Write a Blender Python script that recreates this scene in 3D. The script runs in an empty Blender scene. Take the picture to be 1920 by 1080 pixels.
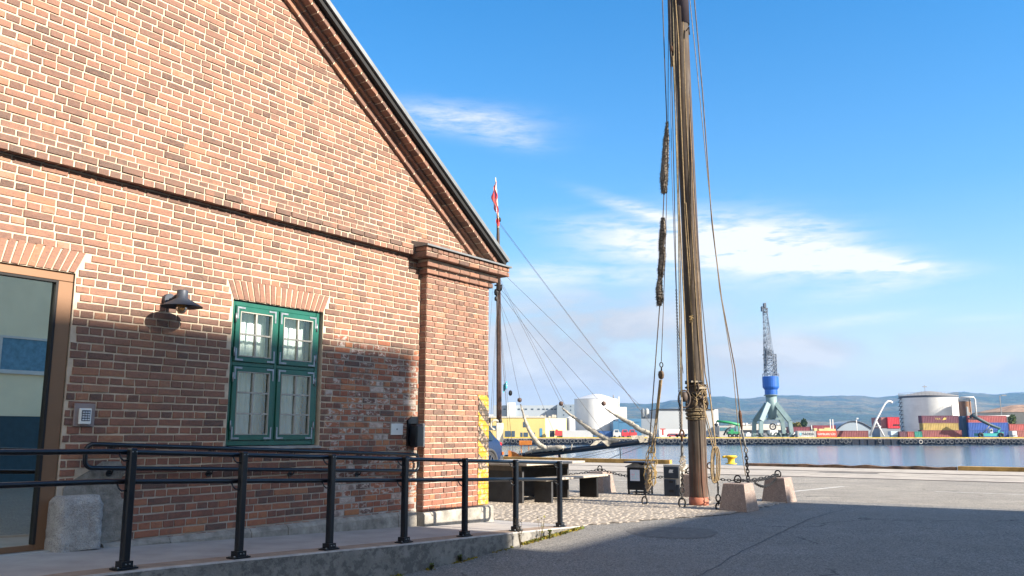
import bpy, math, random
from mathutils import Vector, Matrix, noise
R = math.radians
random.seed(7)
SC = bpy.context.scene
COL = SC.collection

# ------------------------------------------------------------------ camera
F, HOR, H = 1600.0, 812.0, 1.45            # focal length and horizon row in the 1920 x 1080 frame, eye height
TH = math.atan((HOR-540)/F)                # upward pitch
cam = bpy.data.cameras.new('camera'); cam.sensor_width = 36; cam.lens = 36*F/1920
cam.clip_start = 0.05; cam.clip_end = 60000
co = bpy.data.objects.new('camera', cam); COL.objects.link(co)
co.location = (0, 0, H); co.rotation_euler = (math.pi/2+TH, 0, 0); SC.camera = co

# ------------------------------------------------------------------ light, sky, exposure
SUN_AZ = math.atan2(0.881, -0.484)          # clockwise from +Y
SUN_EL = R(28.0)
sd = bpy.data.lights.new('sun', 'SUN'); sd.energy = 4.1; sd.angle = R(0.7); sd.color = (1.0, 0.90, 0.76)
so = bpy.data.objects.new('sun', sd); COL.objects.link(so)
tosun = Vector((math.sin(SUN_AZ)*math.cos(SUN_EL), math.cos(SUN_AZ)*math.cos(SUN_EL), math.sin(SUN_EL)))
so.rotation_euler = tosun.to_track_quat('Z', 'Y').to_euler(); so.location = (30, -20, 40)
SC.view_settings.view_transform = 'Standard'; SC.view_settings.look = 'None'
SC.view_settings.gamma = 1.0; SC.view_settings.use_curve_mapping = False
SC.view_settings.exposure = 1.75
SC.cycles.use_denoising = True
SC.cycles.max_bounces = 8; SC.cycles.volume_bounces = 1
SC.cycles.transparent_max_bounces = 16

def pray(px, py):
    x = (px-960)/F; up = (540-py)/F
    return Vector((x, math.cos(TH)-math.sin(TH)*up, math.sin(TH)+math.cos(TH)*up))
def azel(px, py):
    r = pray(px, py).normalized()
    return math.atan2(r.x, r.y), math.asin(r.z)

class NT:
    """tiny node-graph helper"""
    def __init__(s, tree): s.t = tree; s.n = tree.nodes; s.l = tree.links
    def new(s, typ, **kw):
        nd = s.n.new(typ)
        for k, v in kw.items(): setattr(nd, k, v)
        return nd
    def put(s, sock, v):
        if hasattr(v, 'is_output') or isinstance(v, bpy.types.NodeSocket): s.l.new(v, sock)
        elif v is not None: sock.default_value = v
    def math(s, op, a, b=None, c=None, clamp=False):
        nd = s.new('ShaderNodeMath', operation=op, use_clamp=clamp)
        s.put(nd.inputs[0], a)
        if b is not None: s.put(nd.inputs[1], b)
        if c is not None: s.put(nd.inputs[2], c)
        return nd.outputs[0]
    def mix(s, fac, a, b, blend='MIX'):
        nd = s.new('ShaderNodeMix', data_type='RGBA', blend_type=blend)
        s.put(nd.inputs[0], fac); s.put(nd.inputs[6], a); s.put(nd.inputs[7], b)
        return nd.outputs[2]
    def noise(s, vec, scale, detail=4, rough=.55, dist=0):
        nd = s.new('ShaderNodeTexNoise')
        if vec is not None: s.l.new(vec, nd.inputs['Vector'])
        nd.inputs['Scale'].default_value = scale; nd.inputs['Detail'].default_value = detail
        nd.inputs['Roughness'].default_value = rough; nd.inputs['Distortion'].default_value = dist
        return nd.outputs[0]
    def mapr(s, v, a, b, c=0., d=1.):
        nd = s.new('ShaderNodeMapRange'); s.put(nd.inputs[0], v)
        for i, q in enumerate((a, b, c, d)): s.put(nd.inputs[i+1], q)
        return nd.outputs[0]
    def ramp(s, v, stops):
        nd = s.new('ShaderNodeValToRGB'); s.put(nd.inputs[0], v)
        e = nd.color_ramp.elements
        while len(e) < len(stops): e.new(.5)
        for i, (p, c) in enumerate(stops): e[i].position = p; e[i].color = (*c, 1) if len(c) == 3 else c
        return nd.outputs[0]
    def vmap(s, vec, scale=(1,1,1), rot=(0,0,0), loc=(0,0,0)):
        nd = s.new('ShaderNodeMapping'); s.l.new(vec, nd.inputs[0])
        nd.inputs['Scale'].default_value = scale; nd.inputs['Rotation'].default_value = rot; nd.inputs['Location'].default_value = loc
        return nd.outputs[0]

def make_world():
    w = bpy.data.worlds.new('World'); SC.world = w; w.use_nodes = True
    g = NT(w.node_tree); g.n.clear()
    out = g.new('ShaderNodeOutputWorld'); bg = g.new('ShaderNodeBackground')
    bg.inputs[1].default_value = 0.092
    sky = g.new('ShaderNodeTexSky', sky_type='NISHITA'); sky.sun_disc = False
    sky.sun_elevation = SUN_EL; sky.sun_rotation = SUN_AZ
    sky.air_density = 1.0; sky.dust_density = 0.6; sky.ozone_density = 2.2
    hs = g.new('ShaderNodeHueSaturation'); g.l.new(sky.outputs[0], hs.inputs['Color'])
    hs.inputs['Saturation'].default_value = 1.66; hs.inputs['Value'].default_value = .86
    tc = g.new('ShaderNodeTexCoord'); vec = tc.outputs['Generated']
    sp = g.new('ShaderNodeSeparateXYZ'); g.l.new(vec, sp.inputs[0])
    az = g.math('ARCTAN2', sp.outputs[0], sp.outputs[1])
    el = g.math('ARCSINE', sp.outputs[2])
    comb = g.new('ShaderNodeCombineXYZ'); g.l.new(az, comb.inputs[0]); g.l.new(el, comb.inputs[1])
    ae = comb.outputs[0]
    # wispy cirrus: noise stretched along the wind, which runs a little downhill to the right
    st = g.vmap(ae, (9, 60, 1), (0, 0, R(8)))
    n1 = g.noise(st, 1.0, 9, .62, .6)
    st2 = g.vmap(ae, (30, 130, 1), (0, 0, R(12)))
    n2 = g.noise(st2, 1.0, 6, .6, .3)
    wisp = g.math('ADD', g.math('MULTIPLY', n1, .58), g.math('MULTIPLY', n2, .42))
    soft = g.noise(g.vmap(ae, (7, 17, 1)), 1.0, 7, .55, .3)
    def blob(px, py, ax, ay, slope, k):
        a0, e0 = azel(px, py)
        dx = g.math('SUBTRACT', az, a0); dy = g.math('SUBTRACT', el, e0)
        dy = g.math('ADD', dy, g.math('MULTIPLY', dx, slope))
        q = g.math('ADD', g.math('POWER', g.math('ABSOLUTE', g.math('DIVIDE', dx, ax/F)), 2.0),
                   g.math('POWER', g.math('ABSOLUTE', g.math('DIVIDE', dy, ay/F)), 2.0))
        return g.math('MULTIPLY', g.math('EXPONENT', g.math('MULTIPLY', q, -1.0)), k)
    def total(lst):
        t = None
        for b in lst:
            v = blob(*b); t = v if t is None else g.math('ADD', t, v)
        return t
    cir = total([(1370, 462, 165, 50, .10, 1.7), (1520, 482, 140, 26, .17, 1.6), (1660, 499, 95, 11, .13, 1.4),
                 (1200, 393, 85, 12, .33, .75), (860, 222, 130, 24, .06, .72), (960, 258, 70, 20, .12, .40), (1150, 430, 130, 22, .10, .42),
                 (1180, 465, 110, 22, .06, .5), (1030, 516, 100, 20, -.03, .75), (1180, 520, 60, 14, 0, .4), (1640, 541, 100, 16, -.10, .42),
                 (1540, 425, 60, 14, .25, .36), (1610, 600, 80, 10, -.08, .42), (1840, 596, 60, 6, 0, .2)])
    cm = g.math('MULTIPLY', cir, g.mapr(wisp, .34, .56))
    cum = total([(1090, 625, 280, 80, 0, 1.3), (1060, 720, 280, 60, 0, 1.0), (1500, 662, 95, 34, 0, .75), (1390, 690, 110, 30, 0, .5), (1890, 685, 70, 20, 0, .5),
                 (1700, 645, 260, 26, 0, .4), (1690, 720, 330, 26, 0, .55)])
    cu = g.math('MULTIPLY', cum, g.mapr(soft, .30, .56))
    m1 = g.math('MINIMUM', cm, .93)
    m2 = g.math('MINIMUM', cu, .88)
    # pale air low over the horizon
    hz = g.math('MULTIPLY', g.math('EXPONENT', g.math('MULTIPLY', g.math('MAXIMUM', el, 0.0), -4.9)), .97)
    c = g.mix(hz, hs.outputs[0], (2.3, 2.68, 2.92, 1))
    c = g.mix(g.math('MULTIPLY', g.math('EXPONENT', g.math('MULTIPLY', g.math('MAXIMUM', el, 0.0), -16.0)), .9), c, (2.88, 2.42, 2.15, 1))
    greyc = g.mix(g.mapr(soft, .42, .62), (1.95, 1.95, 2.05, 1), (2.75, 2.68, 2.68, 1))
    c = g.mix(m2, c, greyc)
    c = g.mix(m1, c, (3.5, 3.5, 3.5, 1))
    # broken white cloud added behind the camera, out of view, to fill the shade
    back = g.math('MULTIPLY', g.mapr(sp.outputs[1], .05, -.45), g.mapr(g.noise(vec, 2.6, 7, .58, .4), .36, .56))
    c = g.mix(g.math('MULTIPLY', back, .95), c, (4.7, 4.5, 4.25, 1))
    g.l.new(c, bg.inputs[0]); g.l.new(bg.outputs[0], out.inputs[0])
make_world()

# ------------------------------------------------------------------ helpers
YAW = R(34.5)
U = Vector((math.sin(YAW), math.cos(YAW), 0)); N = Vector((math.cos(YAW), -math.sin(YAW), 0)); D0 = 7.8
RZ = math.pi/2-YAW                         # local x runs along the brick wall, local y into the building
def W(s, w, z=0.0): return U*s + N*(w-D0) + Vector((0, 0, z))
def at(px, py, Y):
    r = pray(px, py); p = r*(Y/r.y); return Vector((p.x, p.y, p.z+H))
def gz(px, py, z):
    r = pray(px, py); t = (z-H)/r.z; return Vector((r.x*t, r.y*t, z))
def sstep(a, b, x):
    t = min(1, max(0, (x-a)/(b-a))); return t*t*(3-2*t)
def ground_z(x, y): return 0.15*sstep(9.5, 14.0, y)
PZ = 0.15

MATS = {}
def mat(name, col, rough=.7, metal=0., var=.18, scale=6., bump=0., bscale=40., spec=.4, detail=5, stretch=(1,1,1), col2=None, extra=None):
    if name in MATS: return MATS[name]
    m = bpy.data.materials.new(name); m.use_nodes = True; g = NT(m.node_tree)
    b = g.n['Principled BSDF']; MATS[name] = m
    b.inputs['Roughness'].default_value = rough; b.inputs['Metallic'].default_value = metal
    b.inputs['Specular IOR Level'].default_value = spec
    tc = g.new('ShaderNodeTexCoord'); vec = g.vmap(tc.outputs['Object'], stretch)
    n = g.noise(vec, scale, detail, .6)
    c2 = col2 or tuple(x*(1-var*1.6) for x in col)
    c1 = tuple(min(1, x*(1+var*.6)) for x in col)
    c = g.mix(g.mapr(n, .32, .68), (*c2, 1), (*c1, 1))
    if extra: c = extra(g, tc.outputs['Object'], c, b)
    g.l.new(c, b.inputs['Base Color'])
    if bump:
        bn = g.new('ShaderNodeBump'); bn.inputs['Strength'].default_value = bump; bn.inputs['Distance'].default_value = .02
        g.l.new(g.noise(vec, bscale, 6, .65), bn.inputs['Height']); g.l.new(bn.outputs[0], b.inputs['Normal'])
    return m

class MB:
    def __init__(s): s.v = []; s.f = []; s.mi = []; s.at = []; s.sm = []; s.cur = 0; s.a = (0., 0., 0., 1.); s.smooth = False
    def face(s, idx):
        s.f.append(tuple(idx)); s.mi.append(s.cur); s.at.append(s.a); s.sm.append(s.smooth)
    def add(s, vs): i = len(s.v); s.v += [tuple(p) for p in vs]; return i
    def quad(s, *p): i = s.add(p); s.face(range(i, i+len(p)))
    def box(s, x0, x1, y0, y1, z0, z1):
        i = s.add([(x, y, z) for z in (z0, z1) for y in (y0, y1) for x in (x0, x1)])
        for q in ((0,2,3,1),(4,5,7,6),(0,1,5,4),(1,3,7,5),(3,2,6,7),(2,0,4,6)): s.face([i+k for k in q])
    def bevbox(s, x0, x1, y0, y1, z0, z1, b):
        """box with chamfered edges"""
        i = s.add([])
        xs = ((x0, x0+b), (x1, x1-b)); ys = ((y0, y0+b), (y1, y1-b)); zs = ((z0, z0+b), (z1, z1-b))
        idx = {}
        for a in (0, 1):
            for c in (0, 1):
                for d in (0, 1):
                    for ax in range(3):
                        p = (xs[a][0 if ax == 0 else 1], ys[c][0 if ax == 1 else 1], zs[d][0 if ax == 2 else 1])
                        idx[a, c, d, ax] = s.add([p])
        I = idx
        for a in (0, 1): s.face([I[a,0,0,0], I[a,0,1,0], I[a,1,1,0], I[a,1,0,0]][::1 if a == 0 else -1])
        for c in (0, 1): s.face([I[0,c,0,1], I[1,c,0,1], I[1,c,1,1], I[0,c,1,1]][::1 if c == 0 else -1])
        for d in (0, 1): s.face([I[0,0,d,2], I[0,1,d,2], I[1,1,d,2], I[1,0,d,2]][::1 if d == 0 else -1])
        for a in (0, 1):
            for c in (0, 1): s.face([I[a,c,0,0], I[a,c,1,0], I[a,c,1,1], I[a,c,0,1]])
            for d in (0, 1): s.face([I[a,0,d,0], I[a,1,d,0], I[a,1,d,2], I[a,0,d,2]])
        for c in (0, 1):
            for d in (0, 1): s.face([I[0,c,d,1], I[1,c,d,1], I[1,c,d,2], I[0,c,d,2]])
        for a in (0, 1):
            for c in (0, 1):
                for d in (0, 1): s.face([I[a,c,d,0], I[a,c,d,1], I[a,c,d,2]])
    def obox(s, a, b, wx, wy, up=(0,0,1)):
        """bar of rectangular section from a to b"""
        a = Vector(a); b = Vector(b); d = (b-a).normalized(); upv = Vector(up)
        if abs(d.dot(upv)) > .98: upv = Vector((0, 1, 0))
        e = d.cross(upv).normalized(); k = e.cross(d).normalized()
        i = s.add([p+e*(sx*wx/2)+k*(sy*wy/2) for p in (a, b) for sx, sy in ((-1,-1),(1,-1),(1,1),(-1,1))])
        for q in ((3,2,1,0),(4,5,6,7),(0,1,5,4),(1,2,6,5),(2,3,7,6),(3,0,4,7)): s.face([i+k2 for k2 in q])
    def tube(s, pts, r, seg=8, closed=False, caps=True):
        pts = [Vector(p) for p in pts]; n = len(pts)
        rs = list(r) if isinstance(r, (list, tuple)) else [r]*n
        if len(rs) != n:                    # spread a short list of radii along the path
            q = rs; rs = []
            for i in range(n):
                u_ = i/(n-1)*(len(q)-1); k = min(int(u_), len(q)-2); rs.append(q[k]+(q[k+1]-q[k])*(u_-k))
        rings = []; prev = None
        for i, p in enumerate(pts):
            if closed: t = pts[(i+1) % n]-pts[i-1]
            else: t = pts[min(i+1, n-1)]-pts[max(i-1, 0)]
            t = t.normalized() if t.length > 1e-9 else Vector((0, 0, 1))
            if prev is None:
                ref = Vector((0, 0, 1)) if abs(t.z) < .9 else Vector((1, 0, 0))
                e = t.cross(ref).normalized()
            else:
                e = prev-t*prev.dot(t); e = e.normalized() if e.length > 1e-6 else t.orthogonal().normalized()
            prev = e; k = t.cross(e)
            rings.append(s.add([p+(e*math.cos(2*math.pi*j/seg)+k*math.sin(2*math.pi*j/seg))*rs[i] for j in range(seg)]))
        sm = s.smooth; s.smooth = True
        for i in range(n if closed else n-1):
            a, b = rings[i], rings[(i+1) % n]
            for j in range(seg): s.face([a+j, a+(j+1) % seg, b+(j+1) % seg, b+j])
        s.smooth = sm
        if caps and not closed:
            s.face([rings[0]+j for j in range(seg)][::-1]); s.face([rings[-1]+j for j in range(seg)])
    def lathe(s, prof, c=(0,0,0), seg=24, caps=True, smooth=True):
        rings = [s.add([(c[0]+r*math.cos(2*math.pi*j/seg), c[1]+r*math.sin(2*math.pi*j/seg), c[2]+z) for j in range(seg)]) for r, z in prof]
        sm = s.smooth; s.smooth = smooth
        for a, b in zip(rings, rings[1:]):
            for j in range(seg): s.face([a+j, a+(j+1) % seg, b+(j+1) % seg, b+j])
        s.smooth = sm
        if caps:
            s.face([rings[0]+j for j in range(seg)][::-1]); s.face([rings[-1]+j for j in range(seg)])
    def prism(s, poly, a, b):
        """poly: list of 3D points; extruded by vector from a (Vector offset) to b"""
        a = Vector(a); b = Vector(b); n = len(poly)
        i = s.add([Vector(p)+a for p in poly]+[Vector(p)+b for p in poly])
        s.face([i+k for k in range(n)][::-1]); s.face([i+n+k for k in range(n)])
        for k in range(n): s.face([i+k, i+(k+1) % n, i+n+(k+1) % n, i+n+k])
    def torus(s, c, e1, e2, rx, rt, ry=None, seg=16, tseg=6):
        ry = ry or rx; c = Vector(c); e1 = Vector(e1).normalized(); e2 = Vector(e2).normalized()
        s.tube([c+e1*(rx*math.cos(2*math.pi*k/seg))+e2*(ry*math.sin(2*math.pi*k/seg)) for k in range(seg)], rt, tseg, closed=True)
    def brick(s, O, e1, e2, nr, l, h, front, back=None, inset=.0035, jit=.003):
        """one brick: lower-left corner O (on the mortar plane), sides along e1, e2, face proud by front"""
        rj = lambda k=jit: random.uniform(-k, k)
        o = [(rj(), rj()), (l+rj(), rj()), (l+rj(), h+rj()), (rj(), h+rj())]
        q = [(inset, inset), (l-inset, inset), (l-inset, h-inset), (inset, h-inset)]
        P = lambda a, b, d: O+e1*a+e2*b+nr*d
        i = s.add([P(a, b, front-inset) for a, b in o]+[P(a+rj(), b+rj(), front+rj(.0015)) for a, b in q])
        s.face([i+4, i+5, i+6, i+7])
        for k in range(4): s.face([i+k, i+(k+1) % 4, i+4+(k+1) % 4, i+4+k])
        j = s.add([P(a, b, back if back is not None else -.004) for a, b in o])
        for k in range(4): s.face([j+k, j+(k+1) % 4, i+(k+1) % 4, i+k])
    def mesh(s, name, mats, attr=None):
        me = bpy.data.meshes.new(name); me.from_pydata(s.v, [], s.f)
        for m in (mats if isinstance(mats, (list, tuple)) else [mats]): me.materials.append(m)
        me.polygons.foreach_set('material_index', s.mi); me.polygons.foreach_set('use_smooth', s.sm)
        if attr:
            at_ = me.attributes.new(attr, 'FLOAT_COLOR', 'FACE')
            at_.data.foreach_set('color', [c for a in s.at for c in a])
        me.update(); return me
    def build(s, name, mats, parent=None, world=False, org=None, attr=None):
        """links the collected shapes as ONE object; world=True when the shapes are in world coordinates"""
        if world and parent is not None:
            M = MX[parent.name].inverted(); s.v = [tuple(M @ Vector(p)) for p in s.v]
        if parent is None and org is not None:
            o3 = Vector(org); s.v = [tuple(Vector(p)-o3) for p in s.v]
        o = bpy.data.objects.new(name, s.mesh(name, mats, attr)); COL.objects.link(o)
        if parent is not None: o.parent = parent; MX[o.name] = MX[parent.name]
        elif org is not None: o.location = org; MX[o.name] = Matrix.Translation(org)
        else: MX[o.name] = Matrix.Identity(4)
        return o
MX = {}
def tag(o, label=None, cat=None, group=None, kind=None):
    if label: o['label'] = label
    if cat: o['category'] = cat
    if group: o['group'] = group
    if kind: o['kind'] = kind
    return o
def thing(name, label, cat, loc, rz=0., group=None):
    o = bpy.data.objects.new(name, None); COL.objects.link(o); o.empty_display_size = .2
    o.location = loc; o.rotation_euler = (0, 0, rz); MX[o.name] = Matrix.Translation(loc) @ Matrix.Rotation(rz, 4, 'Z')
    return tag(o, label, cat, group)
def struct(mb, name, mats, attr=None): return tag(mb.build(name, mats, attr=attr), kind='structure')
KIDS = {}
def copy_tree(o, parent=None):
    c = o.copy(); COL.objects.link(c); c.parent = parent
    for ch in [x for x in COL.objects if x.parent == o]: copy_tree(ch, c)
    return c
def lettering(name, text, size, m, parent, M, squash=1.0, depth=.01):
    """solid letters laid on a surface; M places them in the parent's own space"""
    cu = bpy.data.curves.new('letters', 'FONT'); cu.body = text; cu.size = size; cu.extrude = depth; cu.align_x = 'CENTER'; cu.align_y = 'CENTER'
    tmp = bpy.data.objects.new('letters', cu); COL.objects.link(tmp)
    me = bpy.data.meshes.new_from_object(tmp.evaluated_get(bpy.context.evaluated_depsgraph_get()))
    bpy.data.objects.remove(tmp)
    me.transform(M @ Matrix.Diagonal((squash, 1, 1, 1))); me.materials.clear(); me.materials.append(m)
    o = bpy.data.objects.new(name, me); COL.objects.link(o); o.parent = parent; return o

# ------------------------------------------------------------------ materials
def brick_material():
    m = bpy.data.materials.new('old_brick'); m.use_nodes = True; g = NT(m.node_tree); b = g.n['Principled BSDF']
    b.inputs['Roughness'].default_value = .88; b.inputs['Specular IOR Level'].default_value = .25
    a = g.new('ShaderNodeAttribute', attribute_name='bc'); sp = g.new('ShaderNodeSeparateColor'); g.l.new(a.outputs['Color'], sp.inputs[0])
    tc = g.new('ShaderNodeTexCoord'); ob = tc.outputs['Object']
    ob2 = g.vmap(ob, (1, 1, 2.2))
    n_big = g.noise(ob2, 16, 5, .6, .5); n_f = g.noise(ob, 90, 5, .65)
    v = g.math('ADD', sp.outputs[0], g.math('MULTIPLY', g.math('SUBTRACT', n_big, .5), .95), clamp=True)
    c = g.ramp(v, [(0, (.06, .038, .034)), (.14, (.12, .064, .050)), (.34, (.165, .085, .064)), (.55, (.222, .108, .076)), (.75, (.275, .134, .090)), (.9, (.325, .150, .080)), (1, (.33, .195, .135))])
    old = g.ramp(v, [(0, (.06, .045, .048)), (.2, (.15, .055, .04)), (.45, (.245, .075, .045)), (.75, (.33, .105, .05)), (1, (.42, .17, .07))])
    c = g.mix(sp.outputs[2], c, old)
    # old paint and lime left on the patched bricks
    lime = g.mapr(g.noise(ob2, 11, 6, .65, .4), .49, .57)
    c = g.mix(g.math('MULTIPLY', g.math('MULTIPLY', lime, sp.outputs[2]), g.mapr(sp.outputs[1], .35, .6)), c, (.55, .48, .43, 1))
    c = g.mix(g.math('MULTIPLY', g.math('MULTIPLY', g.math('GREATER_THAN', sp.outputs[1], .93), sp.outputs[2]), g.mapr(n_big, .3, .55, .3, .95)), c, (.52, .46, .42, 1))
    c = g.mix(g.math('MULTIPLY', g.mapr(g.noise(ob, 3.4, 4, .6), .55, .62), g.math('MULTIPLY', sp.outputs[2], .6)), c, (.055, .045, .045, 1))
    # soot and dust with shapes of their own
    soot = g.mapr(g.noise(ob, 3.1, 7, .68), .52, .72)
    c = g.mix(g.math('MULTIPLY', soot, g.math('SUBTRACT', .55, g.math('MULTIPLY', sp.outputs[2], .5))), c, (.16, .105, .085, 1))
    spz = g.new('ShaderNodeSeparateXYZ'); g.l.new(ob, spz.inputs[0])
    stk = g.mapr(g.noise(g.vmap(ob, (5, 5, .8)), 1, 6, .7), .46, .66)
    band = g.math('MULTIPLY', g.mapr(spz.outputs[2], 3.85, 3.93), g.mapr(spz.outputs[2], 4.75, 4.12))
    c = g.mix(g.math('MULTIPLY', g.math('MULTIPLY', stk, band), .75), c, (.085, .062, .052, 1))
    c = g.mix(g.math('MULTIPLY', stk, .22), c, (.12, .08, .065, 1))
    c = g.mix(g.mapr(n_f, .30, .72, .05, .45), c, (.26, .18, .14, 1))
    c = g.mix(g.mapr(g.noise(ob, 45, 3, .6), .6, .75, 0., .5), c, (.07, .045, .04, 1))
    g.l.new(c, b.inputs['Base Color'])
    bn = g.new('ShaderNodeBump'); bn.inputs['Strength'].default_value = .55; bn.inputs['Distance'].default_value = .012
    g.l.new(g.noise(ob, 55, 7, .7), bn.inputs['Height']); g.l.new(bn.outputs[0], b.inputs['Normal'])
    return m
def patch_zone(s, z):
    e = .22*noise.noise(Vector((s*2.1, z*2.1, 3.3)))
    return 7.42+e < s < 9.07 and z < 2.62+e*.9-.10*(s-8.2)
def mortar_material():
    m = bpy.data.materials.new('lime_mortar'); m.use_nodes = True; g = NT(m.node_tree); b = g.n['Principled BSDF']
    b.inputs['Roughness'].default_value = .95; b.inputs['Specular IOR Level'].default_value = .2
    tc = g.new('ShaderNodeTexCoord'); ob = tc.outputs['Object']
    n = g.noise(ob, 9, 6, .65)
    c = g.mix(g.mapr(n, .3, .7), (.44, .355, .265, 1), (.60, .505, .39, 1))
    sp = g.new('ShaderNodeSeparateXYZ'); g.l.new(ob, sp.inputs[0])
    wob = g.math('MULTIPLY', g.math('SUBTRACT', g.noise(ob, 3.5, 4), .5), .5)
    inx = g.mapr(g.math('ADD', sp.outputs[0], wob), 7.38, 7.5)
    inz = g.mapr(g.math('ADD', sp.outputs[2], wob), 2.68, 2.55)
    ix2 = g.mapr(sp.outputs[0], 9.075, 9.065)
    c = g.mix(g.math('MULTIPLY', g.math('MULTIPLY', inx, inz), ix2), c, (.30, .275, .235, 1))
    low = g.math('MULTIPLY', g.mapr(g.math('ADD', sp.outputs[2], wob), 1.15, .75), .6)
    c = g.mix(low, c, (.36, .34, .32, 1))
    g.l.new(c, b.inputs['Base Color'])
    bn = g.new('ShaderNodeBump'); bn.inputs['Strength'].default_value = .6; bn.inputs['Distance'].default_value = .01
    g.l.new(g.noise(ob, 120, 5, .7), bn.inputs['Height']); g.l.new(bn.outputs[0], b.inputs['Normal'])
    return m
BRICK = brick_material(); MORTAR = mortar_material()

def asphalt_material(name='worn_asphalt', col=(.205, .203, .198)):
    def ex(g, ob, c, b):
        sp = g.noise(ob, 62, 5, .8)
        c = g.mix(g.mapr(sp, .50, .60, 0, .75), c, (.55, .50, .43, 1))
        c = g.mix(g.mapr(g.noise(ob, 48, 5, .8), .53, .61, 0, .85), c, (.055, .053, .05, 1))
        vc = g.new('ShaderNodeTexVoronoi'); vc.inputs['Scale'].default_value = 62; g.l.new(ob, vc.inputs['Vector']); vs = g.new('ShaderNodeSeparateColor'); g.l.new(vc.outputs['Color'], vs.inputs[0])
        c = g.mix(g.mapr(vs.outputs[0], .55, 1., 0, .55), c, (.46, .43, .38, 1)); c = g.mix(g.mapr(vs.outputs[1], .5, 1., 0, .6), c, (.045, .044, .042, 1))
        big = g.mapr(g.noise(ob, .55, 5, .6), .35, .66, 0., .42)
        c = g.mix(big, c, (.20, .185, .165, 1))
        st = g.mapr(g.noise(ob, 2.3, 6, .7), .56, .7, 0, .35)
        c = g.mix(st, c, (.24, .22, .195, 1))
        vor = g.new('ShaderNodeTexVoronoi', feature='DISTANCE_TO_EDGE'); vor.inputs['Scale'].default_value = .2
        wv = g.new('ShaderNodeVectorMath', operation='ADD'); g.l.new(ob, wv.inputs[0])
        nn = g.new('ShaderNodeTexNoise'); g.l.new(ob, nn.inputs['Vector']); nn.inputs['Scale'].default_value = 1.2; nn.inputs['Detail'].default_value = 6
        g.l.new(nn.outputs['Color'], wv.inputs[1]); g.l.new(wv.outputs[0], vor.inputs['Vector'])
        cr = g.math('MULTIPLY', g.mapr(vor.outputs[0], .0055, .002), g.mapr(g.noise(ob, .8, 2), .48, .56))
        return g.mix(g.math('MULTIPLY', cr, .6), c, (.028, .028, .03, 1))
    return mat(name, col, .9, var=.16, scale=1.7, bump=.8, bscale=260, spec=.3, extra=ex)
ASPH = asphalt_material(); ASPH_OLD = asphalt_material('bleached_old_asphalt', (.36, .325, .275))
def concrete_ex(g, ob, c, b):
    c = g.mix(g.mapr(g.noise(ob, 240, 2), .55, .72, 0, .5), c, (.12, .11, .10, 1))
    return g.mix(g.mapr(g.noise(ob, .5, 6, .7), .5, .68, 0, .45), c, (.16, .148, .135, 1))
APRON = mat('quay_concrete', (.41, .365, .31), .9, var=.16, scale=2.2, bump=.35, bscale=120, extra=concrete_ex)
def kerb_ex(g, ob, c, b):
    sp = g.new('ShaderNodeSeparateXYZ'); g.l.new(ob, sp.inputs[0])
    n = g.math('ADD', g.noise(g.vmap(ob, (1, 1, 1.3)), 9, 8, .72), g.math('MULTIPLY', g.math('SUBTRACT', g.noise(ob, 1.3, 4), .5), .35))
    c = g.mix(g.mapr(n, .47, .56, 0., .75), c, (.10, .096, .09, 1))
    return g.mix(g.mapr(g.noise(ob, 30, 6, .7), .58, .7, 0, .6), c, (.30, .29, .265, 1))
KERB = mat('stained_concrete', (.25, .238, .215), .92, var=.2, scale=4, bump=.7, bscale=60, extra=kerb_ex)
RAMP = mat('ramp_concrete', (.37, .35, .33), .86, var=.12, scale=2.5, bump=.4, bscale=180)
STRIP = mat('rusty_gravel_strip', (.32, .25, .195), .92, var=.18, scale=7, bump=.6, bscale=200)
LIP = mat('pale_concrete_lip', (.43, .40, .37), .9, var=.2, scale=9, bump=.5, bscale=90)
PLINTH = mat('plinth_concrete', (.33, .31, .275), .93, var=.3, scale=7, bump=.8, bscale=55)
BLACK = mat('black_powder_coat', (.006, .009, .014), .3, var=.1, spec=.5)
BLACKM = mat('black_steel', (.02, .02, .022), .5, metal=.3, var=.2)
GALV = mat('galvanised_steel', (.31, .33, .35), .45, metal=.75, var=.22, scale=20)
ZINC = mat('zinc_flashing', (.23, .24, .24), .5, metal=.5, var=.15, scale=3)
TAR = mat('black_soffit', (.012, .012, .013), .7)
GREEN = mat('green_paint', (.009, .102, .072), .38, var=.12, scale=5, spec=.5)
PUTTY = mat('pale_putty', (.34, .335, .30), .6, var=.12)
BRONZE = mat('bronze_anodised', (.235, .135, .08), .42, metal=.55, var=.05, scale=2)
DARK = mat('dark_interior', (.03, .034, .038), .9)
def granite_ex(g, ob, c, b):
    c = g.mix(g.mapr(g.noise(ob, 150, 3, .7), .5, .62, 0, .75), c, (.10, .09, .085, 1))
    return g.mix(g.mapr(g.noise(ob, 95, 2, .6), .58, .68, 0, .7), c, (.55, .50, .46, 1))
PINKGR = mat('pink_granite', (.30, .225, .19), .8, var=.14, scale=14, bump=.5, bscale=110, extra=granite_ex)
GREYGR = mat('hewn_grey_granite', (.46, .445, .42), .85, var=.2, scale=10, bump=1.0, bscale=48, extra=granite_ex)
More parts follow.
